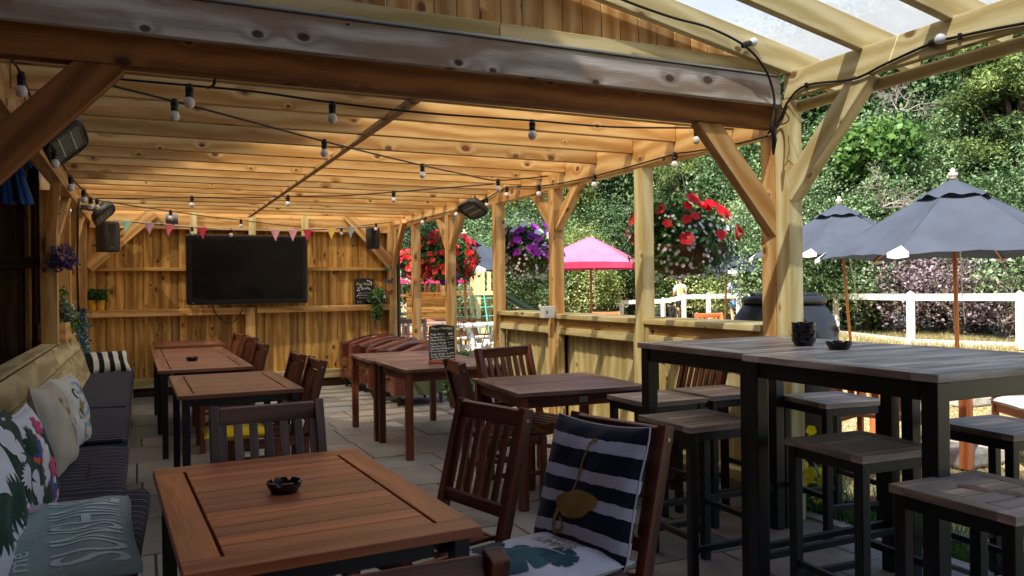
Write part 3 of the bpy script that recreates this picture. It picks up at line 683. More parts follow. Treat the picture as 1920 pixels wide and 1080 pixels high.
M['c_pink']=cloth('pink_print',lin('c43a6e')); M['c_orange']=cloth('orange_print',lin('d8552a')); M['c_blue']=cloth('blue_print',lin('2f4f86')); M['c_lblue']=cloth('pale_blue_print',lin('7fa6c0')); M['c_gold']=cloth('gold_print',lin('96753a')); M['c_palep']=cloth('pale_pink_print',lin('cf9ab4')); M['c_ltext']=cloth('pale_lettering',lin('c2cbc4')); M['c_black']=cloth('black_print',lin('15161c'))
def stripes(q):
    uv=q.n('ShaderNodeUVMap'); sp=q.n('ShaderNodeSeparateXYZ',{0:uv})
    no=q.n('ShaderNodeTexNoise',{'Vector':uv,'Scale':14.,'Detail':5.}).outputs[0]
    v=q.math('ADD',sp.outputs[1],q.math('MULTIPLY_ADD',no,.03,-.015))
    x=q.n('ShaderNodeValToRGB',{0:v}); e=x.color_ramp; e.interpolation='CONSTANT'; navy=lin('171b2c'); wh=lin('b9bac8')
    pos=[(0,navy),(.10,wh),(.19,navy),(.335,wh),(.42,navy),(.53,wh),(.62,navy),(.77,wh),(.87,navy)]
    while len(e.elements)<len(pos): e.elements.new(.5)
    for el,(p_,c) in zip(e.elements,pos): el.position=p_; el.color=c
    return x.outputs[0]
M['c_stripe']=cloth('navy_white_stripes',None,180,stripes)
def stripes2(q):
    uv=q.n('ShaderNodeUVMap'); sp=q.n('ShaderNodeSeparateXYZ',{0:uv}); a=q.math('FRACT',q.math('MULTIPLY',sp.outputs[0],4.)); return q.mix(q.math('LESS_THAN',a,.5),lin('c8c4bc'),lin('17181e'))
M['c_stripe2']=cloth('black_white_blocks',None,180,stripes2)
class Pillow:
    def __init__(s,label,w,h,T,mat,loc,rz,tilt,sag=0,name='cushion',group='scatter cushions',seed=1,roll=0):
        s.w,s.h,s.T,s.sag,s.seed=w,h,T,sag,seed
        b=MB(); b.grid(lambda u,v: s.P(u*2-1,v*2-1,-1),40,40,.5); b.grid(lambda u,v: s.P(1-u*2,v*2-1,1),40,40,.5)
        o=b.build(name,M[mat],None,smooth=True); o.location=loc; o.rotation_euler=(tilt,roll,rz); tag(o,label,'cushion',group); s.o=o
        e=[s.P(-1+2*k/12,1,-1) for k in range(13)]+[s.P(1,1-2*k/12,-1) for k in range(1,13)]+[s.P(1-2*k/12,-1,-1) for k in range(1,13)]+[s.P(-1,-1+2*k/12,-1) for k in range(1,13)]
        MB().tube(e,.0035,5,False).build('seam',M[mat if mat!='c_stripe' else 'c_white'],o,smooth=True)
    def P(s,u,v,side,off=0):
        t=max(0,(1-abs(u)**3.2))*max(0,(1-abs(v)**3.2)); t=t**.55
        x=s.w/2*u*(1-.075*(1-v*v)); z=s.h/2*v*(1-.075*(1-u*u))
        x-=.012*abs(u)**8*abs(v)**8*(1 if u>0 else -1)
        w=.10*math.sin(5*u+3*v+s.seed)*math.sin(4*v-2*u+s.seed*2)+.05*math.sin(11*u-7*v+s.seed*3)
        y=side*(s.T/2*t*(1+w)+off+.0008)+s.sag*(v*v*.5+u*u*.5)
        return V((x,y,z+s.h/2))
    def Q(s,u,v,off):
        n=40; a=(max(-.999,min(.999,u))+1)/2*n; b=(max(-.999,min(.999,v))+1)/2*n; i=int(a);j=int(b);a-=i;b-=j; g_=lambda i,j:s.P(i/n*2-1,j/n*2-1,-1)
        return (g_(i,j)*(1-a)+g_(i+1,j)*a)*(1-b)+(g_(i,j+1)*(1-a)+g_(i+1,j+1)*a)*b+V((0,-off,0))
    def decal(s,name,polys,mat,off=.0022):
        if 1<len(polys)<=8: return [s.decal(name,[q],mat,off+.0001*i) for i,q in enumerate(polys)]
        b=MB()
        for pl in polys:
            vs=[Vector((p[0],p[1])) for p in pl]; n=len(vs); u0=min(p.x for p in vs);u1=max(p.x for p in vs);v0=min(p.y for p in vs);v1=max(p.y for p in vs); st=.055
            xs=[Vector((u0+st*(i+.5),v0+st*(j+.5))) for i in range(int((u1-u0)/st)) for j in range(int((v1-v0)/st))]
            r=delaunay_2d_cdt(vs+xs,[(i,(i+1)%n) for i in range(n)],[],1,1e-5); base=len(b.v)
            b.v+=[tuple(s.Q(p.x,p.y,off)) for p in r[0]]
            for f in r[2]: b.face(tuple(base+i for i in f),[(0,0)]*len(f),.5)
        return b.build(name,M[mat],s.o)
    def ribbon(s,name,lines,mat,wd=.03,off=.003):
        b=MB()
        for L in lines:
            pts=[V((p[0],p[1],0)) for p in L]; base=len(b.v)
            for i,p in enumerate(pts):
                d=(pts[min(i+1,len(pts)-1)]-pts[max(0,i-1)]).normalized(); nn=V((-d.y,d.x,0))*wd/2*(1 if len(L[0])<3 else L[i][2])
                for k in(-1,1): q=p+nn*k; b.v.append(tuple(s.Q(q.x,q.y,off)))
            for i in range(len(pts)-1): b.face((base+2*i,base+2*i+1,base+2*i+3,base+2*i+2),[(0,0)]*4,.5)
        return b.build(name,M[mat],s.o)
def text_tris(txt,font_size=1,space=1.,fine=False):
    cu=bpy.data.curves.new('t','FONT'); cu.body=txt; cu.size=font_size; cu.align_x='CENTER'; cu.resolution_u=3; cu.space_character=space
    o=bpy.data.objects.new('t',cu); C.objects.link(o); bpy.context.view_layer.update()
    me=bpy.data.meshes.new_from_object(o.evaluated_get(bpy.context.evaluated_depsgraph_get()))
    vs=[v.co.copy() for v in me.vertices]; fs=[tuple(p.vertices) for p in me.polygons]
    if fine:
        import bmesh
        bm=bmesh.new(); bm.from_mesh(me); bmesh.ops.triangulate(bm,faces=bm.faces)
        for _ in range(4):
            L=[e for e in bm.edges if e.calc_length()>.09]
            if not L: break
            bmesh.ops.subdivide_edges(bm,edges=L,cuts=1); bmesh.ops.triangulate(bm,faces=bm.faces)
        bm.verts.ensure_lookup_table(); bm.verts.index_update(); vs=[v.co.copy() for v in bm.verts]; fs=[tuple(v.index for v in f.verts) for f in bm.faces]; bm.free()
    bpy.data.objects.remove(o); bpy.data.curves.remove(cu); bpy.data.meshes.remove(me); return vs,fs
def text_decal(pil,name,txt,cu,cv,su,sv,mat,rot=0,space=1.):
    vs,fs=text_tris(txt,1,space,True); b=MB(); c,s_=math.cos(rot),math.sin(rot)
    for p in vs:
        x=p.x*su; y=p.y*sv; b.v.append(tuple(pil.Q(cu+x*c-y*s_,cv+x*s_+y*c,.003)))
    for f in fs: b.face(f,[(0,0)]*len(f),.5)
    return b.build(name,M[mat],pil.o)
def monstera(cx,cy,R,rot,n=7,deep=.5):
    pts=[]
    for k in range(150):
        a=2*PI*k/150; c=math.cos(a); r=R*(.72+.28*c)*(1-.25*math.exp(-((abs(a-PI))/.25)**2))
        s=abs(math.sin(n*a*.5+.4)); nt_=max(0,1-s*3.2)
        if abs(a-PI)>.6 : r*=1-deep*nt_
        A=a+rot; pts.append((cx+r*math.cos(A),cy+r*math.sin(A)))
    return pts
def flower(cx,cy,R,n=5,rot=0,d=.4): return [(cx+R*(1-d+d*abs(math.cos(n*.5*a)))*math.cos(a+rot),cy+R*(1-d+d*abs(math.cos(n*.5*a)))*math.sin(a+rot)) for a in [2*PI*k/40 for k in range(40)]]
def blade(cx,cy,L,W,rot):
    c,s=math.cos(rot),math.sin(rot); p=[(L*(k/10-.5),W*math.sin(PI*k/10)) for k in range(11)]+[(L*(.5-k/10),-W*math.sin(PI*k/10)) for k in range(1,10)]
    return [(cx+x*c-y*s,cy+x*s+y*c) for x,y in p]
def clipin(polys): return [p for p in polys if all(abs(x)<1.15 and abs(y)<1.15 for x,y in p)]
rp_=random.Random(11)
# nearest white cushion with dark green palm leaves
p=Pillow('white cushion with large dark green palm leaves at the left edge of the photo',.47,.47,.15,'c_white',(-.355,2.76,.47),D(80),D(-14),seed=2)
def palms(pil,n,seed,mat,R=.6):
    r=random.Random(seed); L=[]; 
    for k in range(n):
        cx,cy,rot=r.uniform(-.8,.8),r.uniform(-.8,.8),r.uniform(0,2*PI)
        for j in range(-5,6):
            a=rot+j*.27; l=R*(.95-.05*abs(j)); L.append(blade(cx+math.cos(a)*l*.5,cy+math.sin(a)*l*.5,l,.042,a))
    pil.decal('leaf_print',[q for q in L if all(abs(x)<.99 and abs(y)<.99 for x,y in q)],mat)
palms(p,9,3,'c_dgreen',.62)
p=Pillow('dark green leaf cushion leaning behind the nearest palm leaf cushion',.46,.46,.15,'c_dgreen',(-.40,3.38,.505),D(84),D(-14),seed=5)
palms(p,6,8,'c_white',.38); p.decal('light_leaves',[monstera(-.3,.45,.4,.6,7,.6),monstera(.45,-.4,.4,2.6,7,.6)],'c_white',.003); 
p=Pillow('cushion with bold pink, orange and blue flowers',.45,.45,.13,'c_white',(-.36,3.66,.50),D(86),D(-13),seed=7)
for nm,mt,sd in (('pink_flowers','c_pink',1),('orange_flowers','c_orange',2),('blue_flowers','c_blue',3),('leaf_print','c_dgreen',4)):
    r=random.Random(sd*7); p.decal(nm,[flower(r.uniform(-.75,.75),r.uniform(-.75,.75),r.uniform(.14,.27),r.choice([5,6,7]),r.random()*3,.5) for _ in range(7)],mt,.003+.0006*sd)
p=Pillow('beige linen cushion with a sprig of yellow and pink flowers',.47,.47,.15,'c_beige',(-.36,4.72,.48),D(84),D(-15),seed=3)
p.decal('flower_print',[flower(.3,.25,.12,5,.3),flower(.5,-.05,.10,5,1),flower(.1,.55,.08,5,0)],'c_gold'); p.decal('pink_print',[flower(.6,-.35,.08,5,.5),flower(.65,.5,.10,5,.5)],'c_pink')
p.ribbon('stems',[[(.1+.1*math.sin(k*.4),-.6+.11*k) for k in range(12)],[(.5+.05*math.sin(k*.6),-.5+.11*k) for k in range(10)]],'c_dgreen',.018)
p=Pillow('white cushion with blue, yellow and black swirls behind the beige one',.44,.44,.14,'c_cream',(-.34,5.35,.48),D(80),D(-13),seed=9)
r=random.Random(4)
p.ribbon('swirls',[[(.1+.35*math.cos(k*.35+j)*(.4+k*.04),-.6+.3*j+.25*math.sin(k*.35+j)*(.4+k*.04)) for k in range(14)] for j in range(5)],'c_lblue',.09)
p.decal('yellow_print',[blade(-.1,.1,.6,.1,1.2),blade(.4,.55,.4,.09,.5),blade(.3,-.5,.4,.08,2)],'c_gold',.003); p.ribbon('black_curls',[[(-.35+.12*math.cos(k*.5),.5+.14*math.sin(k*.5)) for k in range(10)],[(-.3+.12*math.cos(k*.5),-.1+.14*math.sin(k*.5)) for k in range(10)]],'c_black',.05,.0035)
q0=at(150,990,Z=.55)
p=Pillow('sage green cushion lettered SUNSHINE with a pink butterfly, lying flat on the bench',.50,.44,.13,'c_sage',(-.245,2.80,.575),D(3),D(-90),seed=4)
p.o.rotation_euler=(D(-72),0,D(6)); p.o.location=(-.245,2.60,.56)
text_decal(p,'lettering','SUNSHINE',.86,-.08,.37,1.25,'c_ltext',D(90),.92)
text_decal(p,'small_lettering','me',-.22,-.72,.26,.34,'c_ltext',D(90))
p.decal('butterfly_print',[flower(-.35,.62,.15,4,.6),flower(-.2,.5,.12,4,.2)],'c_palep'); p.decal('flower_print',[flower(-.6,.6,.1,5,0),flower(-.7,.4,.09,5,1),flower(-.5,.35,.07,5,2)],'c_gold')
p=Pillow('black and white block striped cushion slumped in the far corner of the bench',.45,.30,.14,'c_stripe2',(-.33,9.9,.50),D(15),D(-42),seed=6)
# the chair with two cushions
p=Pillow('navy and white striped cushion with a golden flamingo propped on the chair',.46,.47,.14,'c_stripe',(1.345,2.38,.475),D(-74.6),D(-17),seed=8,roll=0)
body=[(.42*math.cos(a)*(1+.1*math.sin(3*a))+.06,-.30+.22*math.sin(a)+.07*math.cos(a)) for a in [2*PI*k/36 for k in range(36)]]
p.decal('flamingo_body',[body],'c_gold',.0038)
p.ribbon('flamingo_neck',[[(-.28-.10*math.sin(t*2.2),-.38-.42*t,1.2-.3*t) for t in [k/14 for k in range(15)]]+[(-.26+.10*math.sin(t*3.1),-.80+.02*t+.22*t,.9-.3*t) for t in [k/10 for k in range(1,11)]]],'c_gold',.075,.0046)
p.ribbon('flamingo_leg',[[(-.04,-.16,1.2),(.0,.05,.8),(.03,.22,1.3),(.06,.4,.8),(.12,.68,.8),(.17,.74,1.4),(.24,.72,1.)]],'c_gold',.045,.0046)
p=Pillow('white seat cushion with teal leaves, lettered HELLO SUMMER',.45,.44,.09,'c_white',(.975,2.28,.492),D(-74.6),D(-90),seed=2)
p.decal('teal_leaf',[monstera(-.1,-.42,.68,-.3,9,.5)],'c_teal',.003); p.decal('deep_leaf',[monstera(.45,-.15,.40,1.2,9,.5),monstera(-.55,-.55,.33,3.,9,.5)],'c_dteal',.0038)
p.ribbon('leaf_vein',[[(-.6+.1*k,-.16+.02*k) for k in range(12)]],'c_white',.02,.0046)
text_decal(p,'lettering','HELLO',.05,.46,.24,.28,'c_gold'); text_decal(p,'lettering','SUMMER',.0,.20,.24,.28,'c_gold')
pc=Pillow('yellow seat cushion on the chair under the second teak table',.42,.40,.08,'c_yellow',(.74,5.42,.49),D(90),D(-90),seed=3)
# ================================================================ FITTINGS
tv=thing('television','large black wall mounted television, switched off, on the back wall','television',(1.335,11.40,1.69))
MB().box(-.80,.80,-.05,.01,-.475,.475).build('casing',M['blackpl'],tv,bevel=.03)
MB().box(-.725,.725,-.0525,-.051,-.40,.40).build('screen',M['screen'],tv); MB().box(-.12,.12,.01,.12,-.2,.2).build('bracket',M['grey_metal'],tv,bevel=.004)
MB().box(-.73,-.70,-.054,-.0528,-.45,-.44).build('light',M['grey_metal'],tv)
tv.rotation_euler=(D(2),0,D(1.0))
cb=MB(); a=at(398,573,Y=11.48);b_=at(457,575,Y=11.48); pts=[a.lerp(b_,k/14)+V((0,0,-.24*math.sin(PI*k/14)**.8)) for k in range(15)]
tag(cb.tube(pts,.007,6).build('cable',M['rubber'],smooth=True),'black cable looping below the television','cable')
def speaker(label,loc,rz,s=1.):
    t=thing('loudspeaker',label,'speaker',loc,rz,'black wall speakers'); b=MB()
    prof=[(.95,-.5),(1,-.42),(1.02,0),(1,.42),(.95,.5)]; n=24
    def se(a,j): c,s_=abs(math.cos(a)),abs(math.sin(a)); return 1/((c**4+(s_)**4)**.25)
    b.lathe([(.001,-.165*s)]+[(.105*s*r,.33*s*z) for r,z in prof]+[(.001,.165*s)],32,(0,0,0),f=se); o=b.build('cabinet',M['charcoal'],t,bevel=.004,smooth=True)
    gpn=MB(); gpn.grid(lambda u,v:V(((u-.5)*.16*s,-.108*s+.012*(2*u-1)**2*s,(v-.5)*.27*s)),12,8); gpn.build('grille',M['blackpl'],t,smooth=True)
    MB().box(-.02,.02,.09*s,.16*s,-.03,.03).build('bracket',M['blackpl'],t,bevel=.003); MB().box(-.014*s,.014*s,-.110*s,-.1085*s,-.125*s,-.118*s).build('badge',M['grey_metal'],t); return t
sp=at(202,444,Y=10.9); speaker('left wall speaker, in the shade next to the mint flag',tuple(sp),D(25),1.12)
sp=at(699,447,Y=11.30); speaker('right wall speaker, in front of the diagonal brace',tuple(sp),D(-8),.92)
def heater(label,loc,rz,tilt,arm):
    t=thing('patio_heater',label,'heater',loc,rz,'black electric heaters on the beams'); t.rotation_euler=(tilt[0],tilt[1],rz)
    b=MB(); 
    def se(a,j): c,s_=abs(math.cos(a)),abs(math.sin(a)); return 1/((c**5+(s_)**5)**.2)
    b.lathe([(.001,.075),(.08,.07),(.12,.045),(.135,0),(.13,-.02),(.118,-.022),(.11,.0)],28,(0,0,0),f=se,M=Matrix.Diagonal(V((1,1.25,1)))); b.build('housing',M['charcoal'],t,smooth=True)
    MB().box(-.098,.098,-.125,.125,-.004,.0).build('reflector',M['grey_metal'],t)
    for k in(-1,1): MB().tube([(k*.04,-.11,-.010),(k*.04,.11,-.010)],.007,8).build('element',M['white_pl'],t)
    gr=MB()
    for k in range(9): y=-.11+.0275*k; gr.tube([(-.11,y,-.018),(.11,y,-.018)],.0018,4)
    for k in(-1,1): gr.tube([(k*.06,-.12,-.017),(k*.06,.12,-.017)],.0018,4)
    gr.build('guard',M['steel'],t)
    fn=MB()
    for k in range(12): y=-.11+.02*k; fn.box(-.07,.07,y,y+.006,.06,.085)
    fn.build('vents',M['charcoal'],t)
    MB().bar((0,0,.07),arm,.05,.03,(0,1,0)).build('arm',M['charcoal'],t,bevel=.004); return t
h1=at(124,268,Y=5.35); heater('electric heater near the top left brace, above the left beam',tuple(h1),D(10),(D(-22),D(-42)),(-.12,0,.24))
h2=at(195,402,Y=9.6); heater('smaller looking electric heater farther along the left beam',tuple(h2),D(10),(D(-15),D(-42)),(-.12,0,.22))
h3=at(886,393,X=3.28); heater('electric heater on the right hand beam, above the dark square tables',tuple(h3),D(5),(D(-12),D(30)),(.12,0,.2))
wl_=thing('wall_light','grey hooded wall light above the left corner of the television','light',tuple(at(322,412,Y=11.38)))
MB().lathe([(.078,-.075),(.078,.075)],24,(0,0,0),M=Matrix.Rotation(PI/2,3,'Y')).build('hood',M['grey_metal'],wl_,bevel=.004); MB().box(-.07,.07,-.06,.0,-.095,-.075).build('diffuser',M['white_pl'],wl_,bevel=.003); MB().box(-.02,.02,.05,.15,-.02,.02).build('bracket',M['grey_metal'],wl_)
# socket box
sk=thing('socket_box','white outdoor socket box on the post beside the counter ledge','socket',tuple(at(1034,585,Y=6.44)))
MB().box(-.10,.02,-.035,.04,-.055,.055).build('box',M['white_pl'],sk,bevel=.006); MB().box(-.072,-.055,-.037,-.035,-.012,.012).build('switch',M['grey_metal'],sk)
# ---------------------------------------------------------------- chalkboards
M['slate']=plain('chalkboard_black',lin('141416'),.6,var=.3,vscale=9); M['chalk']=plain('white_chalk',lin('d9d9dc'),.9); M['chalky']=plain('yellow_chalk',lin('c9c38a'),.9)
def board(label,loc,rz,w,h,lines,tilt=0):
    t=thing('chalkboard',label,'chalkboard',loc,rz,None); t.rotation_euler=(tilt,0,rz)
    pts=[(-w/2,0),(w/2,0)]+[(w/2-w*k/12,h*.955+h*.045*math.sin(PI*k/12)) for k in range(13)]
    b=MB(); n=len(pts); b.v=[(x,0,z) for x,z in pts]+[(x,.012,z) for x,z in pts]; b.face(tuple(range(n)),[(0,0)]*n,.5); b.face(tuple(range(n,2*n))[::-1],[(0,0)]*n,.5)
    for k in range(n): b.face((k,n+k,n+(k+1)%n,(k+1)%n),[(0,0)]*4,.5)
    b.build('panel',M['slate'],t)
    for grp,mt in ((0,'chalk'),(1,'chalky')):
        tb=MB()
        for (txt,x,z,s,mm) in lines:
            if mm!=grp: continue
            vs,fs=text_tris(txt,s,1.); base=len(tb.v)
            for p in vs: tb.v.append((x+p.x*.88+p.y*.12,-.0012,z+p.y+.003*math.sin(p.x*40)))
            for f in fs: tb.face(tuple(base+i for i in f),[(0,0)]*len(f),.5)
        if tb.v: tb.build('chalk_writing',M[mt],t)
    return t
bl=at(829,681,Z=.745)
L1=[('Annual Moo-fest!',0,.283,.030,1),('Friday 10th July',-.035,.235,.023,0),('BBQ',.075,.237,.024,0),('7pm Music & Chat',-.035,.209,.021,0),('all weekend',.072,.212,.014,0),('6.30pm Old School',-.035,.184,.021,0),('food served',.072,.196,.014,0),('Saturday 11th July',-.035,.156,.022,0),('Bouncy',.074,.166,.018,0),('Castle',.078,.146,.018,0),('12.30pm Disco Tunes',-.035,.132,.019,0),('1.30pm King & Queen',-.035,.111,.019,0),('Facepainting',.07,.115,.017,0),('9pm live entertainment',-.03,.089,.018,0),('Sunday 12th July',-.035,.062,.021,0),('Ice creams',.072,.07,.018,0),('1pm Quiz Tombola',-.035,.04,.019,0),('Family fun',.072,.045,.017,0),('2pm The Duet',-.035,.019,.019,0),('all welcome',.07,.02,.017,0)]
t1=board('small chalkboard of July event times standing on a dark square table',tuple(bl+V((0,0,.012))),D(-18),.225,.325,L1,D(-6))
MB().box(-.118,.118,-.03,.045,-.014,.018).build('base',M['mahog'],t1,bevel=.003)
bl=at(684,570,Y=11.55)
L2=[('Dog Water',0,.285,.058,1),('Bowls',.01,.225,.055,0),('please ask the bar',.005,.165,.029,0),('staff and we will',.0,.13,.029,0),('happily fill them for you',.01,.095,.024,0)]
t2=board('black chalkboard about dog water bowls on the back wall shelf',(bl.x,11.56,1.172),0,.29,.39,L2,D(-4))
pw=MB()
def disc(x,z,r,sx=1): pw.poly([(x+r*sx*math.cos(a),-.0014,z+r*math.sin(a)) for a in [2*PI*k/10 for k in range(10)]])
for cx,cz,s in ((.07,.05,1.),): 
    disc(cx,cz,.020*s,1.2)
    for k in range(4): disc(cx-.03+.02*k,cz+.028-.008*abs(k-1.5),.009*s)
for cx,cz in ((-.085,.245),(-.10,.21),(-.075,.21),(-.055,.265),(.055,.355),(.08,.345),(.105,.335),(.11,.315)): disc(cx,cz,.010)
for cx,cz,a in ((.09,.225,-.5),(-.10,.135,.7)):
    d=V((math.cos(a),0,math.sin(a)))*.016; nn=V((-math.sin(a),0,math.cos(a)))*.004; c0=V((cx,-.0014,cz)); pw.poly([c0-d-nn,c0+d-nn,c0+d+nn,c0-d+nn])
    for s in(-1,1): disc(cx+s*d.x+nn.x,cz+s*d.z+nn.z,.006); disc(cx+s*d.x-nn.x,cz+s*d.z-nn.z,.006)
pw.build('chalk_paws',M['chalk'],t2)
dg=MB()
for L in ([(-.10,.015),(-.105,.06),(-.085,.045),(-.07,.045),(-.05,.062),(-.052,.015)],[(-.095,.03),(-.09,.035)],[(-.062,.03),(-.058,.035)]): dg.tube([V((x,-.0016,z)) for x,z in L],.0022,4)
dg.build('chalk_dog',M['chalk'],t2)
# ---------------------------------------------------------------- festoon lights
def spline(P,n=8):
    P=[V(p) for p in P]; out=[]
    for i in range(len(P)-1):
        p0=P[max(i-1,0)];p1=P[i];p2=P[i+1];p3=P[min(i+2,len(P)-1)]
        for k in range(n):
            t=k/n; out.append(.5*((2*p1)+(-p0+p2)*t+(2*p0-5*p1+4*p2-p3)*t*t+(-p0+3*p1-3*p2+p3)*t**3))
    return out+[P[-1]]
def festoon(label,pts,bulbs,r=.006,clips=()):
    t=thing('string_lights',label,'string lights',tuple(pts[0]),0,'festoon strings of white bulbs'); L=V(pts[0])
    P=spline(pts); MB().tube([p-L for p in P],r,6).build('cable',M['rubber'],t,smooth=True)
    for b in bulbs:
        c,d=(b if isinstance(b,tuple) and len(b)==2 else (b,V((0,0,-1)))); c=V(c); d=V(d).normalized()
        rot=V((0,0,-1)).rotation_difference(d).to_matrix()
        MB().lathe([(.006,.016),(.014,.012),(.015,0),(.019,-.004),(.019,-.022),(.016,-.026),(.018,-.03),(.017,-.048)],12,tuple(c-L),M=rot).build('socket',M['blackpl'],t,smooth=False)
        sb=MB(); sb.lathe([(.012,-.047),(.020,-.057),(.0245,-.070),(.024,-.082),(.017,-.094),(.008,-.099),(.0001,-.1)],14,tuple(c-L),M=rot); sb.build('bulb',M['bulb'],t,smooth=True)
    for c in clips: MB().box(c[0]-L.x-.008,c[0]-L.x+.008,c[1]-L.y-.008,c[1]-L.y+.008,c[2]-L.z-.014,c[2]-L.z+.014).build('clip',M['blackpl'],t,bevel=.002)
    return t
A=lambda x,y,**k: at(x,y,**k)
Y0=4.0
festoon('nearest string of lights, strung right across just behind the grey front beam',[A(120,133,Y=Y0),A(215,147,Y=Y0),A(355,160,Y=Y0),A(480,172,Y=Y0),A(623,192,Y=Y0),A(800,212,Y=Y0),A(998,226,Y=Y0),A(1150,238,Y=Y0),A(1306,240,Y=Y0),A(1400,243,Y=Y0)],[A(x,y,Y=Y0) for x,y in((355,163),(623,195),(998,229),(1306,241))])
B_=[(195,157),(327,190),(470,228),(608,265),(700,288),(792,310),(870,327),(934,338),(1028,330)]
zz_=[2.36,2.35,2.34,2.34,2.34,2.34,2.34,2.34,2.40]
PB=[A(x,y,Z=z) for (x,y),z in zip(B_,zz_)]
festoon('string of lights slanting from the near left beam to the middle of the right beam',PB,[PB[1],PB[3],PB[5],PB[7]])
E_=[(182,372),(250,372),(360,370),(450,371),(540,368),(640,367),(738,360),(840,352),(925,345)]; PE=[A(x,y,Z=2.31) for x,y in E_]
festoon('string of lights crossing above the second teak table, half way down the shelter',PE,[PE[2],PE[4],PE[6]])
F_=[(186,376),(250,386),(320,396),(390,406),(452,413),(510,420),(568,426),(620,430),(700,425)]; PF=[A(x,y,Z=2.30) for x,y in F_]
festoon('string of lights running from the left beam across the front of the television top',PF,[PF[2],PF[4],PF[6],PF[7]])
G_=[(212,412),(280,420),(360,427),(433,430),(500,430),(577,431),(640,428),(705,420),(730,417)]; PG=[A(x,y,Y=11.2) for x,y in G_]
festoon('farthest string of lights, close to the back wall above the television',PG,[PG[1],PG[2],PG[3],PG[5],PG[6],PG[7]])
C_=[((20,110),3.9),((40,140),4.1),((75,225),4.7),((103,283),5.3),((133,332),6.3),((157,358),7.3),((170,372),8.0),((182,374),8.6)]; PC=[A(x,y,Y=yy) for (x,y),yy in C_]
festoon('string of lights running down the left beam past the heaters',PC,[PC[1],PC[3],PC[4],PC[5],PC[6],PC[7]])
D_=[(1440,255),(1380,270),(1300,284),(1265,289),(1190,310),(1114,330),(1060,342),(1010,349),(950,352),(912,372),(860,392),(797,408),(735,425)]
PD=[A(x,y,X=3.435) for x,y in D_]; festoon('string of lights running down the right beam over the counters',PD,[PD[3],PD[5],PD[7],PD[8],PD[9],(PD[10],V((-.5,0,-1))),(PD[11],V((-.6,0,-1)))])
Hh=[(1150,-8),(1200,12),(1265,34),(1330,52),(1395,85),(1432,125),(1448,165),(1452,200),(1447,232)]; PH=[A(x,y,Y=3.47) for x,y in Hh]
festoon('string of lights with one bulb on the sloping rafter above the grey beam',PH,[(PH[4],V((.9,0,.35)))],.007)
J=[(1440,250),(1462,225),(1478,190),(1512,160),(1600,148),(1660,120),(1745,82),(1800,68),(1860,55),(1930,42)]; PJ=[A(x,y,X=3.44) for x,y in J]
festoon('string of lights with one bulb along the pale canopy beam at upper right',PJ,[(PJ[6],V((-.35,-.9,.0)))],.007,[PJ[3],PJ[7]])
wr=MB(); c=A(1463,215,Y=3.45); wr.tube([c+V((.055*math.cos(a),.02*math.sin(2*a),.055*math.sin(a))) for a in [-2.6+5.4*k/20 for k in range(21)]],.004,6); wr.tube([A(1447,232,Y=3.46),A(1452,262,Y=3.5),A(1450,290,Y=3.5)],[.012,.016,.006],8)
tag(wr.build('cable_loop',M['rubber'],smooth=True),'black connector and curled cable hanging at the top of the braced post','cable')
lc=MB().tube([A(148,372,Y=9.05),A(146,420,Y=9.05),A(145,500,Y=9.06),A(147,585,Y=9.05)],.012,6); tag(lc.build('cable',M['rubber'],smooth=True),'black cable running down the left wall behind the planters','cable')
hc=MB().tube(spline([A(404,92,Y=3.72),A(404,140,Y=3.74),A(400,160,Y=3.8),A(388,164,Y=3.95)]),.007,6); tag(hc.build('cable',M['rubber'],smooth=True),'short black cable dropping from the front beam to the nearest lights','cable')
# ---------------------------------------------------------------- bunting
cols={'mint':lin('8fc0a8'),'mauve':lin('a88494'),'rose':lin('c0606e'),'red':lin('b8324c'),'pink':lin('d79aa8'),'yellow':lin('dcb95a'),'grey':lin('8f9a98')}
for k,c in cols.items(): M['fl_'+k]=cloth('flag_'+k,c)
bt=thing('bunting','line of small faded triangular flags above the television','bunting',tuple(at(212,420,Y=11.05)))
L=V(bt.location); FL=[(237,'mint'),(280,'mauve'),(318,'rose'),(378,'red'),(516,'pink'),(549,'pink'),(577,'red'),(621,'yellow'),(658,'grey')]
MB().tube([at(x,y,Y=11.05)-L for x,y in((212,412),(300,419),(420,430),(560,431),(690,424))],.003,4).build('cord',M['white_pl'],bt)
for x,k in FL:
    yy=np.interp(x,[212,300,420,560,690],[412,419,430,431,424]); c=at(x,yy,Y=11.04)-L; w=.065; sw=rnd.uniform(-.02,.02)
    f=MB(); f.grid(lambda u,v:c+V(((u-.5)*2*w*(1-v)+sw*v,.014*math.sin(u*4+v*3)*v,-v*.16)),6,6); f.build('flag',M['fl_'+k],bt,smooth=True)
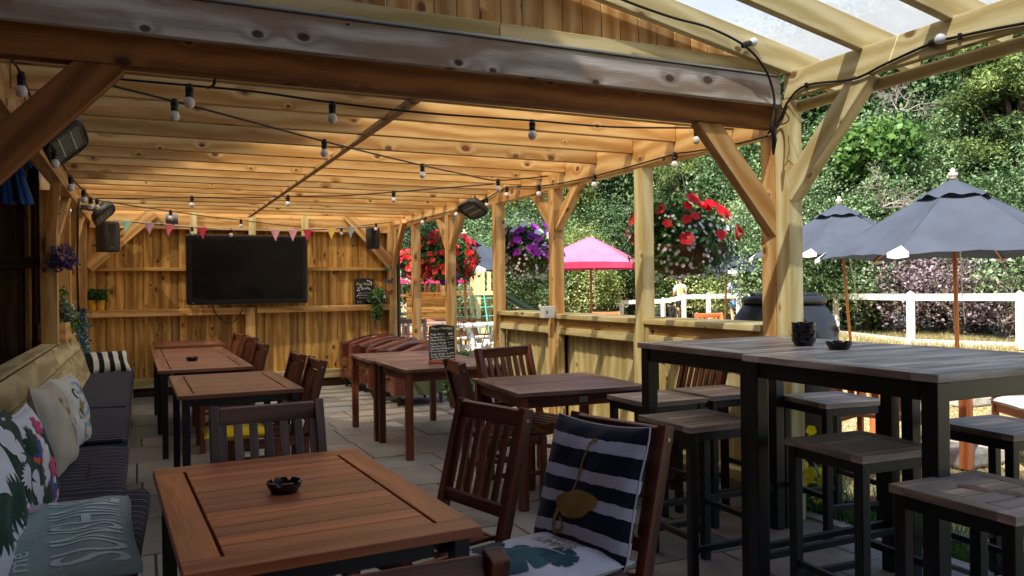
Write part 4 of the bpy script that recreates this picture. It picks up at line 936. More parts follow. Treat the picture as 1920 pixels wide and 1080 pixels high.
# ---------------------------------------------------------------- plants inside
LG=leafmat('garden_leaf',[lin('1f3a18'),lin('35602a'),lin('4f7d3a'),lin('6d8f4c')],.3); M['leaf']=LG
M['greyleaf']=leafmat('grey_leaf',[lin('3a4a38'),lin('5c6e58'),lin('7a8a70')],.3); M['whitefl']=leafmat('white_petals',[lin('c9c9cf'),lin('e6e6ea')],.3); M['bluefl']=leafmat('blue_petals',[lin('1d4a86'),lin('2f6ab0'),lin('3f86c4')],.3)
M['purplefl']=leafmat('purple_petals',[lin('2c2350'),lin('4a3a78'),lin('655596')],.3); M['terracotta']=plain('yellow_pot',lin('d8a21a'),.5)
def tuft(name,center,rad,n,size,mat,parent,seed=1,droop=0,asp=.5,flop=.9):
    rng=np.random.default_rng(seed); d=rng.normal(0,1,(n,3)); d/=np.linalg.norm(d,axis=1)[:,None]; r=rng.uniform(.35,1,n)**.6
    c=d*r[:,None]*np.array(rad)*(1+.18*np.sin(d[:,[0]]*7+d[:,[2]]*5+seed)); c[:,2]-=droop*(c[:,0]**2+c[:,1]**2)/max(rad)**2
    L=V(parent.location) if parent is not None else V((0,0,0)); cc=c+np.array(V(center)-L)
    return quads(name,leaves(rng,cc,d,size,asp,flop),rng.random(n),M[mat],parent)
def petals(name,cs,nr,R,mat,parent,seed=2,k=5):
    "each blossom is five round petals about a point"
    rng=np.random.default_rng(seed); L=np.array(parent.location); P=[];T=[]
    for c,n_ in zip(cs,nr):
        n_=V(n_).normalized(); a=n_.cross(V((.3,.5,.8))).normalized(); b=n_.cross(a); R_=R*rng.uniform(.75,1.15); t=rng.random()
        for j in range(k):
            th=2*PI*j/k+t*6; d0=a*math.cos(th)+b*math.sin(th); s0=n_.cross(d0); cc=V(c)-V(L)
            P.append([cc-n_*R_*.3,cc+d0*R_*.5+s0*R_*.42+n_*R_*.1,cc+d0*R_*.88+s0*R_*.40+n_*R_*.1,cc+d0*R_+n_*R_*.0,cc+d0*R_*.88-s0*R_*.40+n_*R_*.1,cc+d0*R_*.5-s0*R_*.42+n_*R_*.1]); T.append(t)
    return quads(name,np.array([[tuple(q) for q in p] for p in P]),T,M[mat],parent,k=6)
# planter box with white flowers
c0=at(125,612,Y=8.35); pl=thing('planter_box','wooden planter overflowing with tiny white flowers beside the left post','planter',(-.72,8.55,.955))
b=MB(); b.box(-.12,.10,-.38,.38,0,.17,ax=1); b.build('box',M['pine'],pl,bevel=.004)
tuft('foliage',(-.70,8.52,1.22),(.13,.28,.13),2200,.035,'greyleaf',pl,3); tuft('foliage',(-.66,8.85,1.14),(.12,.3,.14),1200,.03,'leaf',pl,4,.05); tuft('small_flowers',(-.69,8.52,1.24),(.14,.29,.14),420,.014,'whitefl',pl,5,asp=1)
tuft('spires',(-.70,8.4,1.36),(.08,.14,.10),300,.03,'leaf',pl,6)
bf=thing('hanging_plant','trailing bright blue flowers spilling over the bench back','plant',(-.66,10.2,1.1)); 
rb=np.random.default_rng(2); n=520; t_=rb.random(n)**.8; cc=np.stack([.04+.05*rb.normal(0,1,n)*.7,.10*rb.normal(0,1,n)-.25*t_*0,.12-.62*t_],1)
quads('leaves',leaves(rb,cc,rb.normal(0,1,(n,3)),.035,.5),rb.random(n),M['leaf'],bf); cc2=cc[:330]+rb.normal(0,.015,(330,3)); quads('blue_blossoms',leaves(rb,cc2,rb.normal(0,1,(330,3)),.035,.9),rb.random(330),M['bluefl'],bf)
MB().lathe([(.001,0),(.07,0),(.085,.12),(.08,.12)],16,(0,0,0)).build('pot',M['blackpl'],bf)
lv=thing('dried_lavender','bunch of purple lavender hanging from the left post','flowers',tuple(at(118,482,Y=7.9))); tuft('stems',lv.location,(.12,.12,.12),1500,.028,'purplefl',lv,8,.04,.35); MB().tube([(0,0,.1),(-.02,.0,.22)],.004,5).build('hook',M['steel'],lv)
for px_,lb in((173,'yellow pot partly hidden by the left post, on the back wall shelf'),(188,'yellow pot of dark herbs at the left end of the back wall shelf')):
    q=at(px_,584,Y=11.53); pt=thing('potted_plant',lb,'potted plant',(q.x,11.545,1.168),0,'yellow potted plants on the shelf')
    MB().lathe([(.001,0),(.045,0),(.06,.13),(.055,.13),(.04,.11),(.001,.11)],16,(0,0,0)).build('pot',M['terracotta'],pt,smooth=False); MB().tube([(.058*math.cos(a),.058*math.sin(a),.10-.05*abs(math.sin(a/2+.6))) for a in [2*PI*k/20 for k in range(20)]],.003,4).build('handle',M['steel'],pt)
    tuft('foliage',(q.x,11.545,1.36),(.11,.09,.09),700,.035,'leaf',pt,int(px_))
q=at(708,570,Y=11.45); sp_=thing('potted_plant','bushy green plant trailing over the right end of the back wall shelf','potted plant',(q.x,11.45,1.172)); MB().lathe([(.001,0),(.05,0),(.06,.10),(.001,.10)],14).build('pot',M['dkwood'],sp_)
tuft('foliage',(q.x,11.43,1.30),(.14,.11,.12),900,.05,'leaf',sp_,21,.02); tuft('trailing_leaves',(q.x-.02,11.40,1.10),(.09,.06,.17),500,.045,'leaf',sp_,22); tuft('pink_buds',(q.x,11.40,1.3),(.13,.10,.12),60,.03,'whitefl',sp_,23,asp=.9)
M['bfly']=plain('blue_enamel',lin('2a5c86'),.35,spec=.6); M['bfly2']=plain('teal_enamel',lin('4f8f84'),.35); M['bfly3']=plain('red_enamel',lin('9a4038'),.35)
for (x,y,mt,lb) in((728,503,'bfly2','teal metal butterfly, highest of the three on the corner post'),(729,527,'bfly','blue metal butterfly, middle one on the corner post'),(729,548,'bfly3','red and green metal butterfly, lowest on the corner post')):
    q=at(x,y,Y=11.49); t=thing('butterfly_ornament',lb,'ornament',tuple(q),D(-10),'metal butterflies on the post'); 
    for s in(-1,1):
        w_=MB(); w_.poly([(0,0,0),(s*.05,-.02,.045),(s*.07,-.02,.03),(s*.055,-.012,0)]); w_.poly([(0,-.001,-.002),(s*.05,-.012,-.004),(s*.045,-.014,-.035),(s*.015,-.004,-.03)]); w_.build('wing',M[mt],t)
    MB().tube([(0,-.004,-.03),(0,-.006,.025)],.004,6).build('body',M['blackpl'],t)
pd=MB(); dp=at(745,500,Y=11.75); pd.tube([(dp.x,11.75,-.02),(dp.x,11.75,2.05)],.045,12,t=.5); tag(pd.build('drainpipe',M['blackpl'],smooth=False),'black drainpipe standing just outside the right end of the back wall','pipe')
# hanging blue garment
M['denim']=cloth('blue_cloth',lin('1d3f7c')); jk=thing('blue_garment','crumpled blue garment hanging under the left beam at the left edge','garment',tuple(at(4,285,Y=5.4))); jk.scale=(.72,.72,.78)
def jf(u,v): 
    w=.20+.16*v; fold=.035*math.sin(u*19+v*2)+.02*math.sin(u*37+2*v); return V(((u-.5)*w*1.0+.03*v, fold*(.3+v)+.02*math.sin(v*9),-v*.36-.03*abs(math.sin(u*9))*v))
o=MB().grid(jf,44,16).build('cloth',M['denim'],jk,smooth=True); so_=o.modifiers.new('s','SOLIDIFY'); so_.thickness=.004
for k,(dx,dz) in enumerate(((.15,-.10),(.20,-.02))): MB().tube(spline([(0,0,0),(dx*.5,0,dz*.3-.01),(dx,0,dz-.08)]),[.03-.0006*j for j in range(17)],10).build('sleeve',M['denim'],jk,smooth=True)
MB().tube([(0,0,0),(0,0,.12)],.003,5).build('hanger_hook',M['steel'],jk)
# ================================================================ OUTDOORS
M['post_white']=plain('sun_bleached_white_rail',lin('d8d4cc'),.6,var=.2,vscale=5,bump=.1)
fw=thing('rail_fence','white post and rail fence between the beer garden and the hedge','fence',tuple(atz(1567,21.4)))
FP=[(2300,13.0,1.15,0),(2090,14.6,1.15,0),(1912,16.2,1.15,0),(1707,17.6,1.15,0),(1567,21.2,1.13,0),(1465,23.0,1.13,0),(1385,24.5,1.13,0),(1328,26.5,1.12,-.02),(1282,28.2,1.11,-.05),(1243,28.8,1.0,-.1),(1205,29.6,1.0,-.12),(1165,30.2,.98,-.14)]
FX=[atz(p,z,g_) for p,z,h,g_ in FP]
Lf=V(fw.location)
for i,(p,(a,b,h,g_)) in enumerate(zip(FX,FP)):
    n=(FX[min(i+1,len(FX)-1)]-FX[max(i-1,0)]); n.z=0; n.normalize(); s_=V((n.y,-n.x,0))
    c=p-Lf; q=MB(); q.obox(c+V((0,0,h/2)),(n,s_,V((0,0,1))),(.065,.055,h/2),2)
    bb_=len(q.v); tops=[c+n*sx*.065+s_*sy*.055+V((0,0,h)) for sx,sy in((-1,-1),(1,-1),(1,1),(-1,1))]; ap=c+V((0,0,h+.07))
    q.v+=[tuple(t) for t in tops]+[tuple(ap)]; 
    for k in range(4): q.face((bb_+k,bb_+(k+1)%4,bb_+4),[(0,0)]*3,.5)
    q.build('post',M['post_white'],fw)
    if i<len(FX)-1:
        p2=FX[i+1]-Lf; h2=FP[i+1][2]
        for k,(r0,t) in enumerate(((.93,.075),(.06,.07))):
            MB().bar(c+s_*.07+V((0,0,h*r0+.0)),p2+s_*.07+V((0,0,h2*r0)),.035,t*2).build('rail',M['post_white'],fw)
# garden umbrellas ------------------------------------------------
def canvas(name,col,rough=.85,tr=.25):
    m,nt,p=newmat(name); q=N(nt); tc=q.n('ShaderNodeTexCoord').outputs['Object']; no=q.n('ShaderNodeTexNoise',{'Vector':tc,'Scale':2.5,'Detail':5.}).outputs[0]; fi=q.n('ShaderNodeTexNoise',{'Vector':tc,'Scale':160.,'Detail':2.}).outputs[0]
    c=q.mix(1.,col,q.ramp(no,[(.3,g(.86)),(.7,g(1.1))]),'MULTIPLY'); q.set(p.inputs['Base Color'],c); p.inputs['Roughness'].default_value=rough; p.inputs['Specular IOR Level'].default_value=.25; q.set(p.inputs['Normal'],q.n('ShaderNodeBump',{'Height':q.math('ADD',fi,q.math('MULTIPLY',no,3.)),'Strength':.25,'Distance':.01}))
    t=q.n('ShaderNodeBsdfTranslucent',{0:c}); mx=q.n('ShaderNodeMixShader',{0:tr,1:p,2:t}); q.set(nt.nodes['Material Output'].inputs[0],mx); return m
M['slatecanvas']=canvas('slate_blue_canvas',lin('464c58'),tr=.1); M['redcanvas']=canvas('faded_pink_canvas',lin('c67894'),.3,.2); M['redval']=canvas('red_valance',lin('b83a5c'),.5,.3); M['pole']=plain('varnished_pole',lin('b06a34'),.4,var=.2); M['redpole']=plain('dark_red_pole',lin('8a3d2a'),.4); M['finial']=plain('pale_finial',lin('cfc6b4'),.5)
def umbrella(label,pos,R,zt,ze,n=6,rot=0,mat='slatecanvas',pole='pole',lean=(0,0),cap=True,finial=True,valance=0,tips=True,zb=0):
    t=thing('garden_umbrella',label,'umbrella',tuple(pos),0,'garden umbrellas'); sh=V((lean[0],lean[1],0))
    def edge(k,f): # f 0 top..1 edge
        a=rot+2*PI*k/n; return a
    cn=MB(); nf=8; ns=8
    for k in range(n):
        a0,a1=rot+2*PI*k/n,rot+2*PI*(k+1)/n
        def fn(u,v):
            p0=V((math.cos(a0),math.sin(a0),0)); p1=V((math.cos(a1),math.sin(a1),0)); r=.02+(R-.02)*v
            p=(p0.lerp(p1,u))*r; z=zt-(zt-ze)*(v**1.08)+ .05*math.sin(PI*u)*math.sin(PI*min(v,1))*.0 - .11*math.sin(PI*u)*v*(1-v)*2+.006*math.sin(u*23+v*9)*v + .03*math.sin(PI*u)*v**3
            return p+V((0,0,z))+sh*(z/zt)
        cn.grid(fn,ns,nf,.5)
    cn.build('canopy',M[mat],t,smooth=False)
    sm=MB()
    for k in range(n):
        a0=rot+2*PI*k/n; sm.tube([V((math.cos(a0)*r,math.sin(a0)*r,zt-(zt-ze)*(((r-.02)/(R-.02))**1.08)+.002))+sh*(ze/zt) for r in [.03+(R-.03)*j/8 for j in range(9)]],.006,4)
    sm.build('seams',M[mat],t)
    if cap:
        cp_=MB(); m=48
        rad=R*.27; 
        def cf(u,v):
            a=u*2*PI; k=(a-rot)/(2*PI/n); fr=k-math.floor(k); rr=(math.cos(PI/n)/math.cos((fr-.5)*2*PI/n)); r=rad*v*rr*(1+.03*math.sin(a*9)*v)
            z=zt+.055-(zt-ze)*((r/R)**1.05)-.02*v+.022*math.sin(a*n*1.5)*v**3; return V((math.cos(a)*r,math.sin(a)*r,z))+sh
        cp_.grid(cf,m,5,.5); cp_.build('vent_cap',M[mat],t,smooth=True)
    if tips:
        for k in range(n):
            a0=rot+2*PI*k/n; e_=V((math.cos(a0),math.sin(a0),0)); s2=V((-math.sin(a0),math.cos(a0),0)); c=e_*R*1.003+V((0,0,ze+.006))+sh*(ze/zt)
            tp=MB(); sl=(zt-ze)/R; w_=.11; a_=c+V((0,0,-.004))+e_*.012; p1=c+(-e_*.5+s2*.866)*w_*1.2+V((0,0,.02))+e_*.02; p2=c+(-e_*.5-s2*.866)*w_*1.2+V((0,0,.02))+e_*.02; p3=c-e_*.13+V((0,0,sl*.13+.022)); tp.poly([a_,p1,p3]); tp.poly([a_,p3,p2]); tp.poly([a_,p2,p2-V((0,0,.05)),a_-V((0,0,.045))]); tp.poly([a_,a_-V((0,0,.045)),p1-V((0,0,.05)),p1]); tp.build('corner_pocket',M['white_pl'],t)
            MB().tube([sh*.9+V((0,0,zt-.12)),c-V((0,0,.02))],.011,5).build('rib',M[pole],t)
    if valance:
        vl=MB()
        for k in range(n):
            a0,a1=rot+2*PI*k/n,rot+2*PI*(k+1)/n; p0=V((math.cos(a0),math.sin(a0),0))*R*1.004; p1=V((math.cos(a1),math.sin(a1),0))*R*1.004
            vl.grid(lambda u,v: p0.lerp(p1,u)+V((0,0,ze+.03*math.sin(PI*u)-valance*v*(1-.25*abs(u-.5))))+p0.lerp(p1,u).normalized()*.01*v*math.sin(u*9),10,3,.5)
        vl.build('valance',M['redval'],t)
    MB().tube([V((0,0,zb)),sh+V((0,0,zt))],.024,10).build('pole',M[pole],t,smooth=True)
    if finial: MB().lathe([(.02,0),(.045,.01),(.04,.04),(.055,.05),(.05,.08),(.02,.09),(.028,.11),(.015,.135),(.0001,.14)],12,tuple(sh+V((0,0,zt+.04)))).build('finial',M['finial'],t,smooth=True)
    MB().tube([V((.10,0,zt-.45))+sh*.8,V((.11,.02,1.3)),V((.13,.0,.9)),V((.09,0,1.25)),V((.08,0,zt-.5))+sh*.8],.005,4).build('cord',M['white_pl'],t)
    return t
umbrella('largest slate blue umbrella, at the right edge behind the bar tables',atz(1795,9.3),1.52,2.56,1.69,6,D(-25.05)+D(160),lean=(-.03,.02))
umbrella('slate blue umbrella on a leaning pole just right of the big braced post',atz(1597,13.3),1.5,2.68,1.84,6,D(-25.05)+D(168),lean=(-.22,.05))
umbrella('far slate blue umbrella seen below the big red and white hanging basket',atz(1357,22),1.6,2.55,1.72,6,D(-25.05)+D(200),lean=(.16,.0))
umbrella('faded pink and red umbrella with a valance between two shelter posts',atz(1108,18),1.55,2.52,1.90,4,D(-25.05)+D(-62),'redcanvas','redpole',valance=.14,finial=False,tips=False,cap=False)
umbrella('slate umbrella with a dark underside behind the red hanging basket',atz(872,16),1.42,2.40,1.72,6,D(20),lean=(0,0))
umbrella('distant slate umbrella beyond the black drainpipe',atz(748,24),1.5,2.45,1.75,6,D(10))
umbrella('low red umbrella partly hidden behind the red hanging basket',atz(800,22),1.55,2.15,1.62,4,D(20),'redcanvas','redpole',valance=.12,finial=False,tips=False,cap=False)
# ---- water butt
wb=thing('water_butt','big dark grey plastic water butt behind the braced post','water butt',(4.73,4.91,0)); wb.scale=(1.1,1.1,1.03)
M['butt']=plain('dark_grey_plastic',lin('202226'),.45,bump=.05,bscale=90,var=.1)
MB().lathe([(.001,0),(.30,0),(.31,.03),(.36,.40),(.365,.42),(.358,.44),(.385,.80),(.392,.82),(.385,.84),(.375,1.0),(.35,1.10),(.29,1.19),(.275,1.21)],40,(0,0,0)).build('barrel',M['butt'],wb,smooth=True)
MB().lathe([(.29,1.205),(.30,1.21),(.30,1.245),(.285,1.262),(.24,1.265),(.23,1.25),(.001,1.25)],40,(0,0,0)).build('lid',M['butt'],wb,smooth=True)
for a in (0,PI/2,PI,1.5*PI): MB().box(-.06,.06,-.035,.035,1.255,1.292).build('lid_grip',M['butt'],wb,bevel=.012).location=(.19*math.cos(a+.4),.19*math.sin(a+.4),0)
MB().lathe([(.045,0),(.045,.012),(.03,.012),(.03,.004),(.001,.004)],20,(.13,-.345,1.0),M=Matrix.Rotation(PI/2+.12,3,'X')).build('overflow_cap',M['butt'],wb)
# ---- orange furniture on the lawn, right
def place_o(src,loc,rz,label,grp): return place(src,loc,rz,label,grp)
oc=slat_chair('garden_chair','orange hardwood garden chair on the grass behind the bar stools, facing right','orange_wood',w=.52,nsl=6,loc=(4.95,4.15,0),rz=D(-70),group='orange garden seats',arms=True)
ot=thing('garden_table','orange hardwood table on the grass under the largest umbrella','table',(6.15,4.35,0),D(3)); b=MB()
for k in range(9): y=-.45+.1*k; b.box(-.68,.68,y+.003,y+.097,.715,.74,ax=0)
b.build('tabletop',M['orange_wood'],ot,bevel=.003); b=MB(); b.box(-.6,.6,-.40,-.375,.63,.713,ax=0); b.box(-.6,.6,.375,.40,.63,.713,ax=0); b.build('apron',M['orange_wood'],ot,bevel=.003)
for sx in(-1,1):
    for sy in(-1,1): MB().box(sx*.6-.035,sx*.6+.035,sy*.385-.035,sy*.385+.035,0,.712).build('leg',M['orange_wood'],ot,bevel=.004)
p_=atz(1945,6.1); place(oc,tuple(p_),D(60),'orange garden chair with cushions cut by the right edge','orange garden seats')
Pillow('cream seat cushion on the orange garden chair at the right edge',.46,.44,.09,'c_cream',(p_.x,p_.y-.2,.48),D(60),D(-90),seed=5)
Pillow('dark patterned cushion on the orange garden chair at the right edge',.44,.40,.10,'c_dteal',(p_.x+.16,p_.y-.1,.52),D(60),D(-10),seed=6)
us=thing('umbrella_base','pale square slab weighing down the largest umbrella','umbrella base',tuple(atz(1795,9.3)))
MB().box(-.30,.30,-.30,.30,-.02,.09).build('slab',M['kerb'],us,bevel=.02); MB().lathe([(.04,.09),(.035,.35)],12).build('sleeve',M['steel'],us)
sb=MB(); q_=atz(1800,6.35); sb.box(q_.x-.35,q_.x+.25,q_.y-.28,q_.y+.24,-.02,.12); tag(sb.build('stone_slab',M['kerb'],bevel=.03),'bright stone slab on the grass beside the orange table leg','slab')
# far chairs whose backs show over the counter
place(oc,tuple(atz(1347,13.2)),D(170),'orange garden chair whose top shows over the counter near the cyclists','orange garden seats')
place(oc,tuple(atz(1137,14.5)),D(150),'orange garden chair beside the pink umbrella pole','orange garden seats')
gtab=MB(); g0=atz(1150,15.3); 
gt=thing('garden_table','grey topped garden table under the pink umbrella','table',tuple(g0),D(10)); MB().box(-1.3,1.3,-.5,.5,.70,.74,ax=0).build('tabletop',M['grey_top'],gt,bevel=.01)
for sx in(-1,1):
    for sy in(-1,1): MB().box(sx*1.2-.035,sx*1.2+.035,sy*.42-.035,sy*.42+.035,0,.70).build('leg',M['grey_top'],gt)
# ---- picnic tables
def picnic(label,pos,rz,mat='grey_top'):
    t=thing('picnic_table',label,'picnic table',tuple(pos),rz,'picnic tables in the garden')
    b=MB(); 
    for k in range(5): y=-.36+.145*k; b.box(-.9,.9,y+.004,y+.141,.71,.745,ax=0)
    b.build('tabletop',M[mat],t,bevel=.004)
    for s in(-1,1):
        MB().box(-.9,.9,s*.72-.13,s*.72+.13,.42,.455,ax=0).build('bench_seat',M[mat],t,bevel=.004)
        MB().bar((s*.65,-.75,.36),(s*.65,.75,.36),.04,.09).build('cross_bar',M[mat],t)
        for q in(-1,1): MB().bar((s*.65,q*.62,0),(s*.65,q*.22,.71),.04,.09,(1,0,0)).build('leg',M[mat],t)
    return t
picnic('silvery picnic table seen through the second shelter bay',atz(905,14.5),D(25),'white_paint')
picnic('orange picnic table beyond the red umbrella pole',atz(825,16.5),D(5),'orange_wood')
picnic('grey picnic table beside the black drainpipe',atz(770,15.),D(10),'grey_top')
wc_=slat_chair('garden_chair','pale pinkish slatted chair next to the black drainpipe','stool_top',w=.5,nsl=6,loc=tuple(atz(768,12.2)),rz=D(160),group='pale garden chairs')
# ---- timber play tower with cargo net and slide
PT=thing('play_tower','timber climbing tower with boarded front, cargo net and dark slide','play tower',tuple(atz(860,22)),D(-14)); m=M['orange_wood']; mp=M['green_pine']
for x in (-1.7,-.45,.55,1.05):
    for y in (0,1.2): MB().box(x-.055,x+.055,y-.055,y+.055,0,2.05).build('post',mp,PT)
MB().box(-1.75,1.1,-.02,1.22,1.18,1.24,ax=0).build('deck',mp,PT)
b=MB(); 
for k in range(7): b.box(-1.45+.0,-.1,-.07,-.045,.35+.135*k,.48+.135*k,ax=0)
b.build('front_boards',M['fence'],PT); MB().box(-1.8,1.12,-.06,.0,1.98,2.08,ax=0).build('top_rail',mp,PT); MB().box(-.5,1.1,-.09,-.06,1.20,1.31,ax=0).build('net_beam',mp,PT)
for k,x in enumerate((-1.6,-1.2,-.8,.6,.85)): MB().box(x-.06,x+.06,1.13,1.15,1.25,2.0,ax=2).build('side_board',mp,PT)
M['rope']=plain('turquoise_rope',lin('58b8a6'),.8); nb=MB()
for k in range(6): x=-.35+.26*k; nb.tube([(x,-.1,1.25),(x*1.05,-.35,.6),(x*1.1,-.6,0)],.014,5)
for j in range(5): z=.15+.24*j; yy=-.1-.5*(1.25-z)/1.25; nb.tube([(-.38,yy,z),(.3,yy-.01,z-.02),(1.0,yy,z)],.012,5)
nb.build('cargo_net',M['rope'],PT)
M['slide']=plain('dark_green_plastic',lin('12302c'),.35)
sl_=MB(); sl_.grid(lambda u,v: V((1.1+2.2*v+.0, .15+.9*0+ .55*u, 1.25-1.15*v**.85+.16*abs(2*u-1)**3)),10,16); o=sl_.build('slide',M['slide'],PT,smooth=True); so_=o.modifiers.new('s','SOLIDIFY'); so_.thickness=.03
MB().bar((-2.3,-.8,0),(-1.75,-.1,1.5),.07,.12).build('ramp_rail',M['post_white'],PT)
# thin canes / pond grasses in front
cn=thing('ornamental_grass','tall dry canes and grass stems beside the gap in the counter','plant',(3.98,9.6,0)); b=MB(); r=random.Random(9)
for k in range(34): x,y=r.uniform(-.35,.35),r.uniform(-.4,.4); dx,dy=r.uniform(-.3,.3),r.uniform(-.3,.3); h=r.uniform(.7,1.35); b.tube([(x,y,0),(x+dx*.3,y+dy*.3,h*.55),(x+dx,y+dy,h)],[.008,.006,.003],4)
M['cane']=plain('dry_cane',lin('9c9468'),.8,var=.3); b.build('canes',M['cane'],cn); tuft('leaves',(3.98,9.6,.22),(.4,.4,.22),900,.09,'leaf',cn,31,asp=.2)
gp_=thing('potted_plant','leafy green plant on the paving behind the dark square tables','potted plant',(3.36,8.72,0)); MB().lathe([(.001,0),(.1,0),(.13,.2),(.001,.2)],16).build('pot',M['dkwood'],gp_); tuft('foliage',(3.36,8.72,.38),(.22,.22,.28),800,.09,'leaf',gp_,33,asp=.3)
# ---- hanging baskets
M['coir']=plain('coir_liner',lin('5c3c28'),.95,bump=1.,bscale=25,var=.45,vscale=14); M['redfl']=leafmat('red_petals',[lin('b3101a'),lin('d81a22'),lin('e8352c')],.3); M['purp']=leafmat('purple_petals2',[lin('6a1a8a'),lin('9a2ab0'),lin('c03ac0')],.3); M['deepp']=leafmat('violet_petals',[lin('4a2a80'),lin('6a3a9a')],.3)
def basket(label,c,R,specs,seed,nleaf=3500,post=True,lowd=0.):
    c=V(c); t=thing('hanging_basket',label,'hanging basket',tuple(c),0,'hanging flower baskets')
    MB().lathe([(.001,-R*.62),(R*.35,-R*.58),(R*.62,-R*.42),(R*.8,-R*.2),(R*.86,0),(R*.80,.0),(R*.7,-R*.1),(.001,-R*.1)],32,(0,0,0),f=lambda a,j:1+.03*math.sin(a*14)).build('coir_bowl',M['coir'],t,smooth=True)
    wr_=MB()
    for k in range(10): a=2*PI*k/10; wr_.tube([V((R*.87*math.cos(a),R*.87*math.sin(a),0)),V((R*.72*math.cos(a),R*.72*math.sin(a),-R*.36)),V((R*.36*math.cos(a),R*.36*math.sin(a),-R*.6))],.003,4)
    wr_.build('wire_frame',M['black'],t)
    ch_=MB(); 
    for k in range(3): a=2*PI*k/3+.3; ch_.tube([(R*.8*math.cos(a),R*.8*math.sin(a),0),(0,0,.62)],.003,4)
    ch_.tube([(0,0,.62),(0,0,2.36-c.z),(-.25,0,2.38-c.z),(3.55-c.x,0,2.38-c.z)],.006,5); ch_.build('hanger',M['black'],t)
    tuft('foliage',tuple(c+V((0,0,R*.28))),(R*1.0,R*1.0,R*.62),nleaf,.065,'leaf',t,seed,.08,.35); tuft('trailing_leaves',tuple(c+V((0,0,-R*.05))),(R*1.02,R*1.02,R*.45),int(nleaf*.4),.05,'leaf',t,seed+1,.12,.3)
    tuft('trailing_leaves',tuple(c+V((R*.55,-R*.35,-R*.25))),(R*.42,R*.42,R*.5),int(nleaf*.16),.035,'greyleaf',t,seed+5,0,.3); tuft('foliage',tuple(c+V((-R*.5,-R*.1,R*.55))),(R*.5,R*.45,R*.4),int(nleaf*.18),.055,'leaf',t,seed+6,0,.3)
    rr=random.Random(seed); cam_=V((-.62,-.75,.15))
    for nm,mt,n,sz,zlo,zhi,spread in specs:
        cs=[];nr=[]
        while len(cs)<n:
            a=rr.uniform(0,2*PI); z=rr.uniform(zlo,zhi); d=V((math.cos(a),math.sin(a),0)); h=max(.15,1-abs(z-.25)**2*.9); rad=R*spread*math.sqrt(max(.08,1-((z-.15)/1.0)**2))
            p=c+d*rad*rr.uniform(.88,1.08)+V((0,0,z*R)); cs.append(p); nr.append((d+V((rr.uniform(-.4,.4),rr.uniform(-.4,.4),.25+max(0,z)*.7))).normalized())
        petals(nm,cs,nr,sz,mt,t,seed+n)
    return t
basket('big hanging basket of red petunias and tiny white lobelia nearest the braced post',(3.98,5.25,1.72),.40,[('red_blossoms','redfl',46,.052,-.05,.98,1.08),('white_blossoms','whitefl',420,.015,-.65,.55,1.06)],41)
basket('hanging basket of purple petunias with white ones at its left',(3.98,8.05,1.76),.36,[('purple_blossoms','purp',90,.045,.0,.9,1.08),('white_lobelia','whitefl',330,.016,-.75,.35,1.06),('white_blossoms','whitefl',14,.055,.5,.95,1.15)],43)
basket('large hanging basket brimming with red petunias, between the far shelter posts',(3.98,10.75,1.76),.43,[('red_blossoms','redfl',240,.045,-.5,1.05,1.08),('violet_blossoms','deepp',22,.045,-.7,-.3,1.1)],45,5000)
basket('small far hanging basket of red petunias next to the black drainpipe',(4.05,12.6,1.75),.32,[('red_blossoms','redfl',80,.06,-.6,.9,1.1),('white_lobelia','whitefl',60,.02,-.9,0,1.1)],47,1500)
# ---- fake daffodils at the post foot, small lantern
df=thing('artificial_flowers','yellow artificial daffodils tied at the foot of the big braced post','flowers',(3.68,3.62,.0)); M['yel']=leafmat('yellow_petals',[lin('d8c000'),lin('f0dc20')],.35)
rr=random.Random(3); cs=[V((3.68+rr.gauss(0,.06),3.60+rr.gauss(0,.06),rr.choice([.12,.18,.25,.45])+rr.gauss(0,.03))) for _ in range(26)]; petals('yellow_blossoms',cs,[(rr.uniform(-1,0),-1,.4) for _ in cs],.034,'yel',df,5); tuft('leaves',(3.70,3.60,.12),(.12,.12,.14),240,.07,'leaf',df,51,asp=.25)
gl_=thing('garden_light','small black solar light lying in the grass by the daffodils','garden light',(3.98,3.42,.03),.5); MB().box(-.05,.05,-.05,.05,0,.07).build('lamp_head',M['blackpl'],gl_,bevel=.008); MB().tube([(0,.05,.03),(.02,.16,.02)],.012,8).build('stake',M['blackpl'],gl_)
# ---- people with bicycles beyond the fence
def skin_body(name,verts,edges,mat,parent,sub=2,root=0):
    me=bpy.data.meshes.new(name); me.from_pydata([v[:3] for v in verts],edges,[]); o=bpy.data.objects.new(name,me); C.objects.link(o); o.parent=parent
    me.materials.append(M[mat]); sk_=o.modifiers.new('skin','SKIN'); 
    for i,v in enumerate(verts): me.skin_vertices[0].data[i].radius=(v[3],v[4] if len(v)>4 else v[3]); me.skin_vertices[0].data[i].use_root=(i==root)
    sk_.use_smooth_shade=True; s=o.modifiers.new('sub','SUBSURF'); s.levels=sub; s.render_levels=sub; return o
M['skin']=plain('skin',lin('c08a6c'),.5); M['shorts_b']=plain('black_shorts',lin('17171a'),.8); M['shorts_d']=cloth('light_denim',lin('6f9ac6')); M['top_w']=cloth('white_jersey',lin('dadada')); M['top_g']=cloth('grey_blue_top',lin('8f9cb4')); M['pack']=cloth('navy_backpack',lin('2c3a60')); M['hiviz']=cloth('yellow_panel',lin('c8d85a')); M['hair']=plain('grey_hair',lin('b0aca4'),.7,bump=.6,bscale=40); M['shoe']=plain('dark_shoe',lin('1c1c1e'),.6)
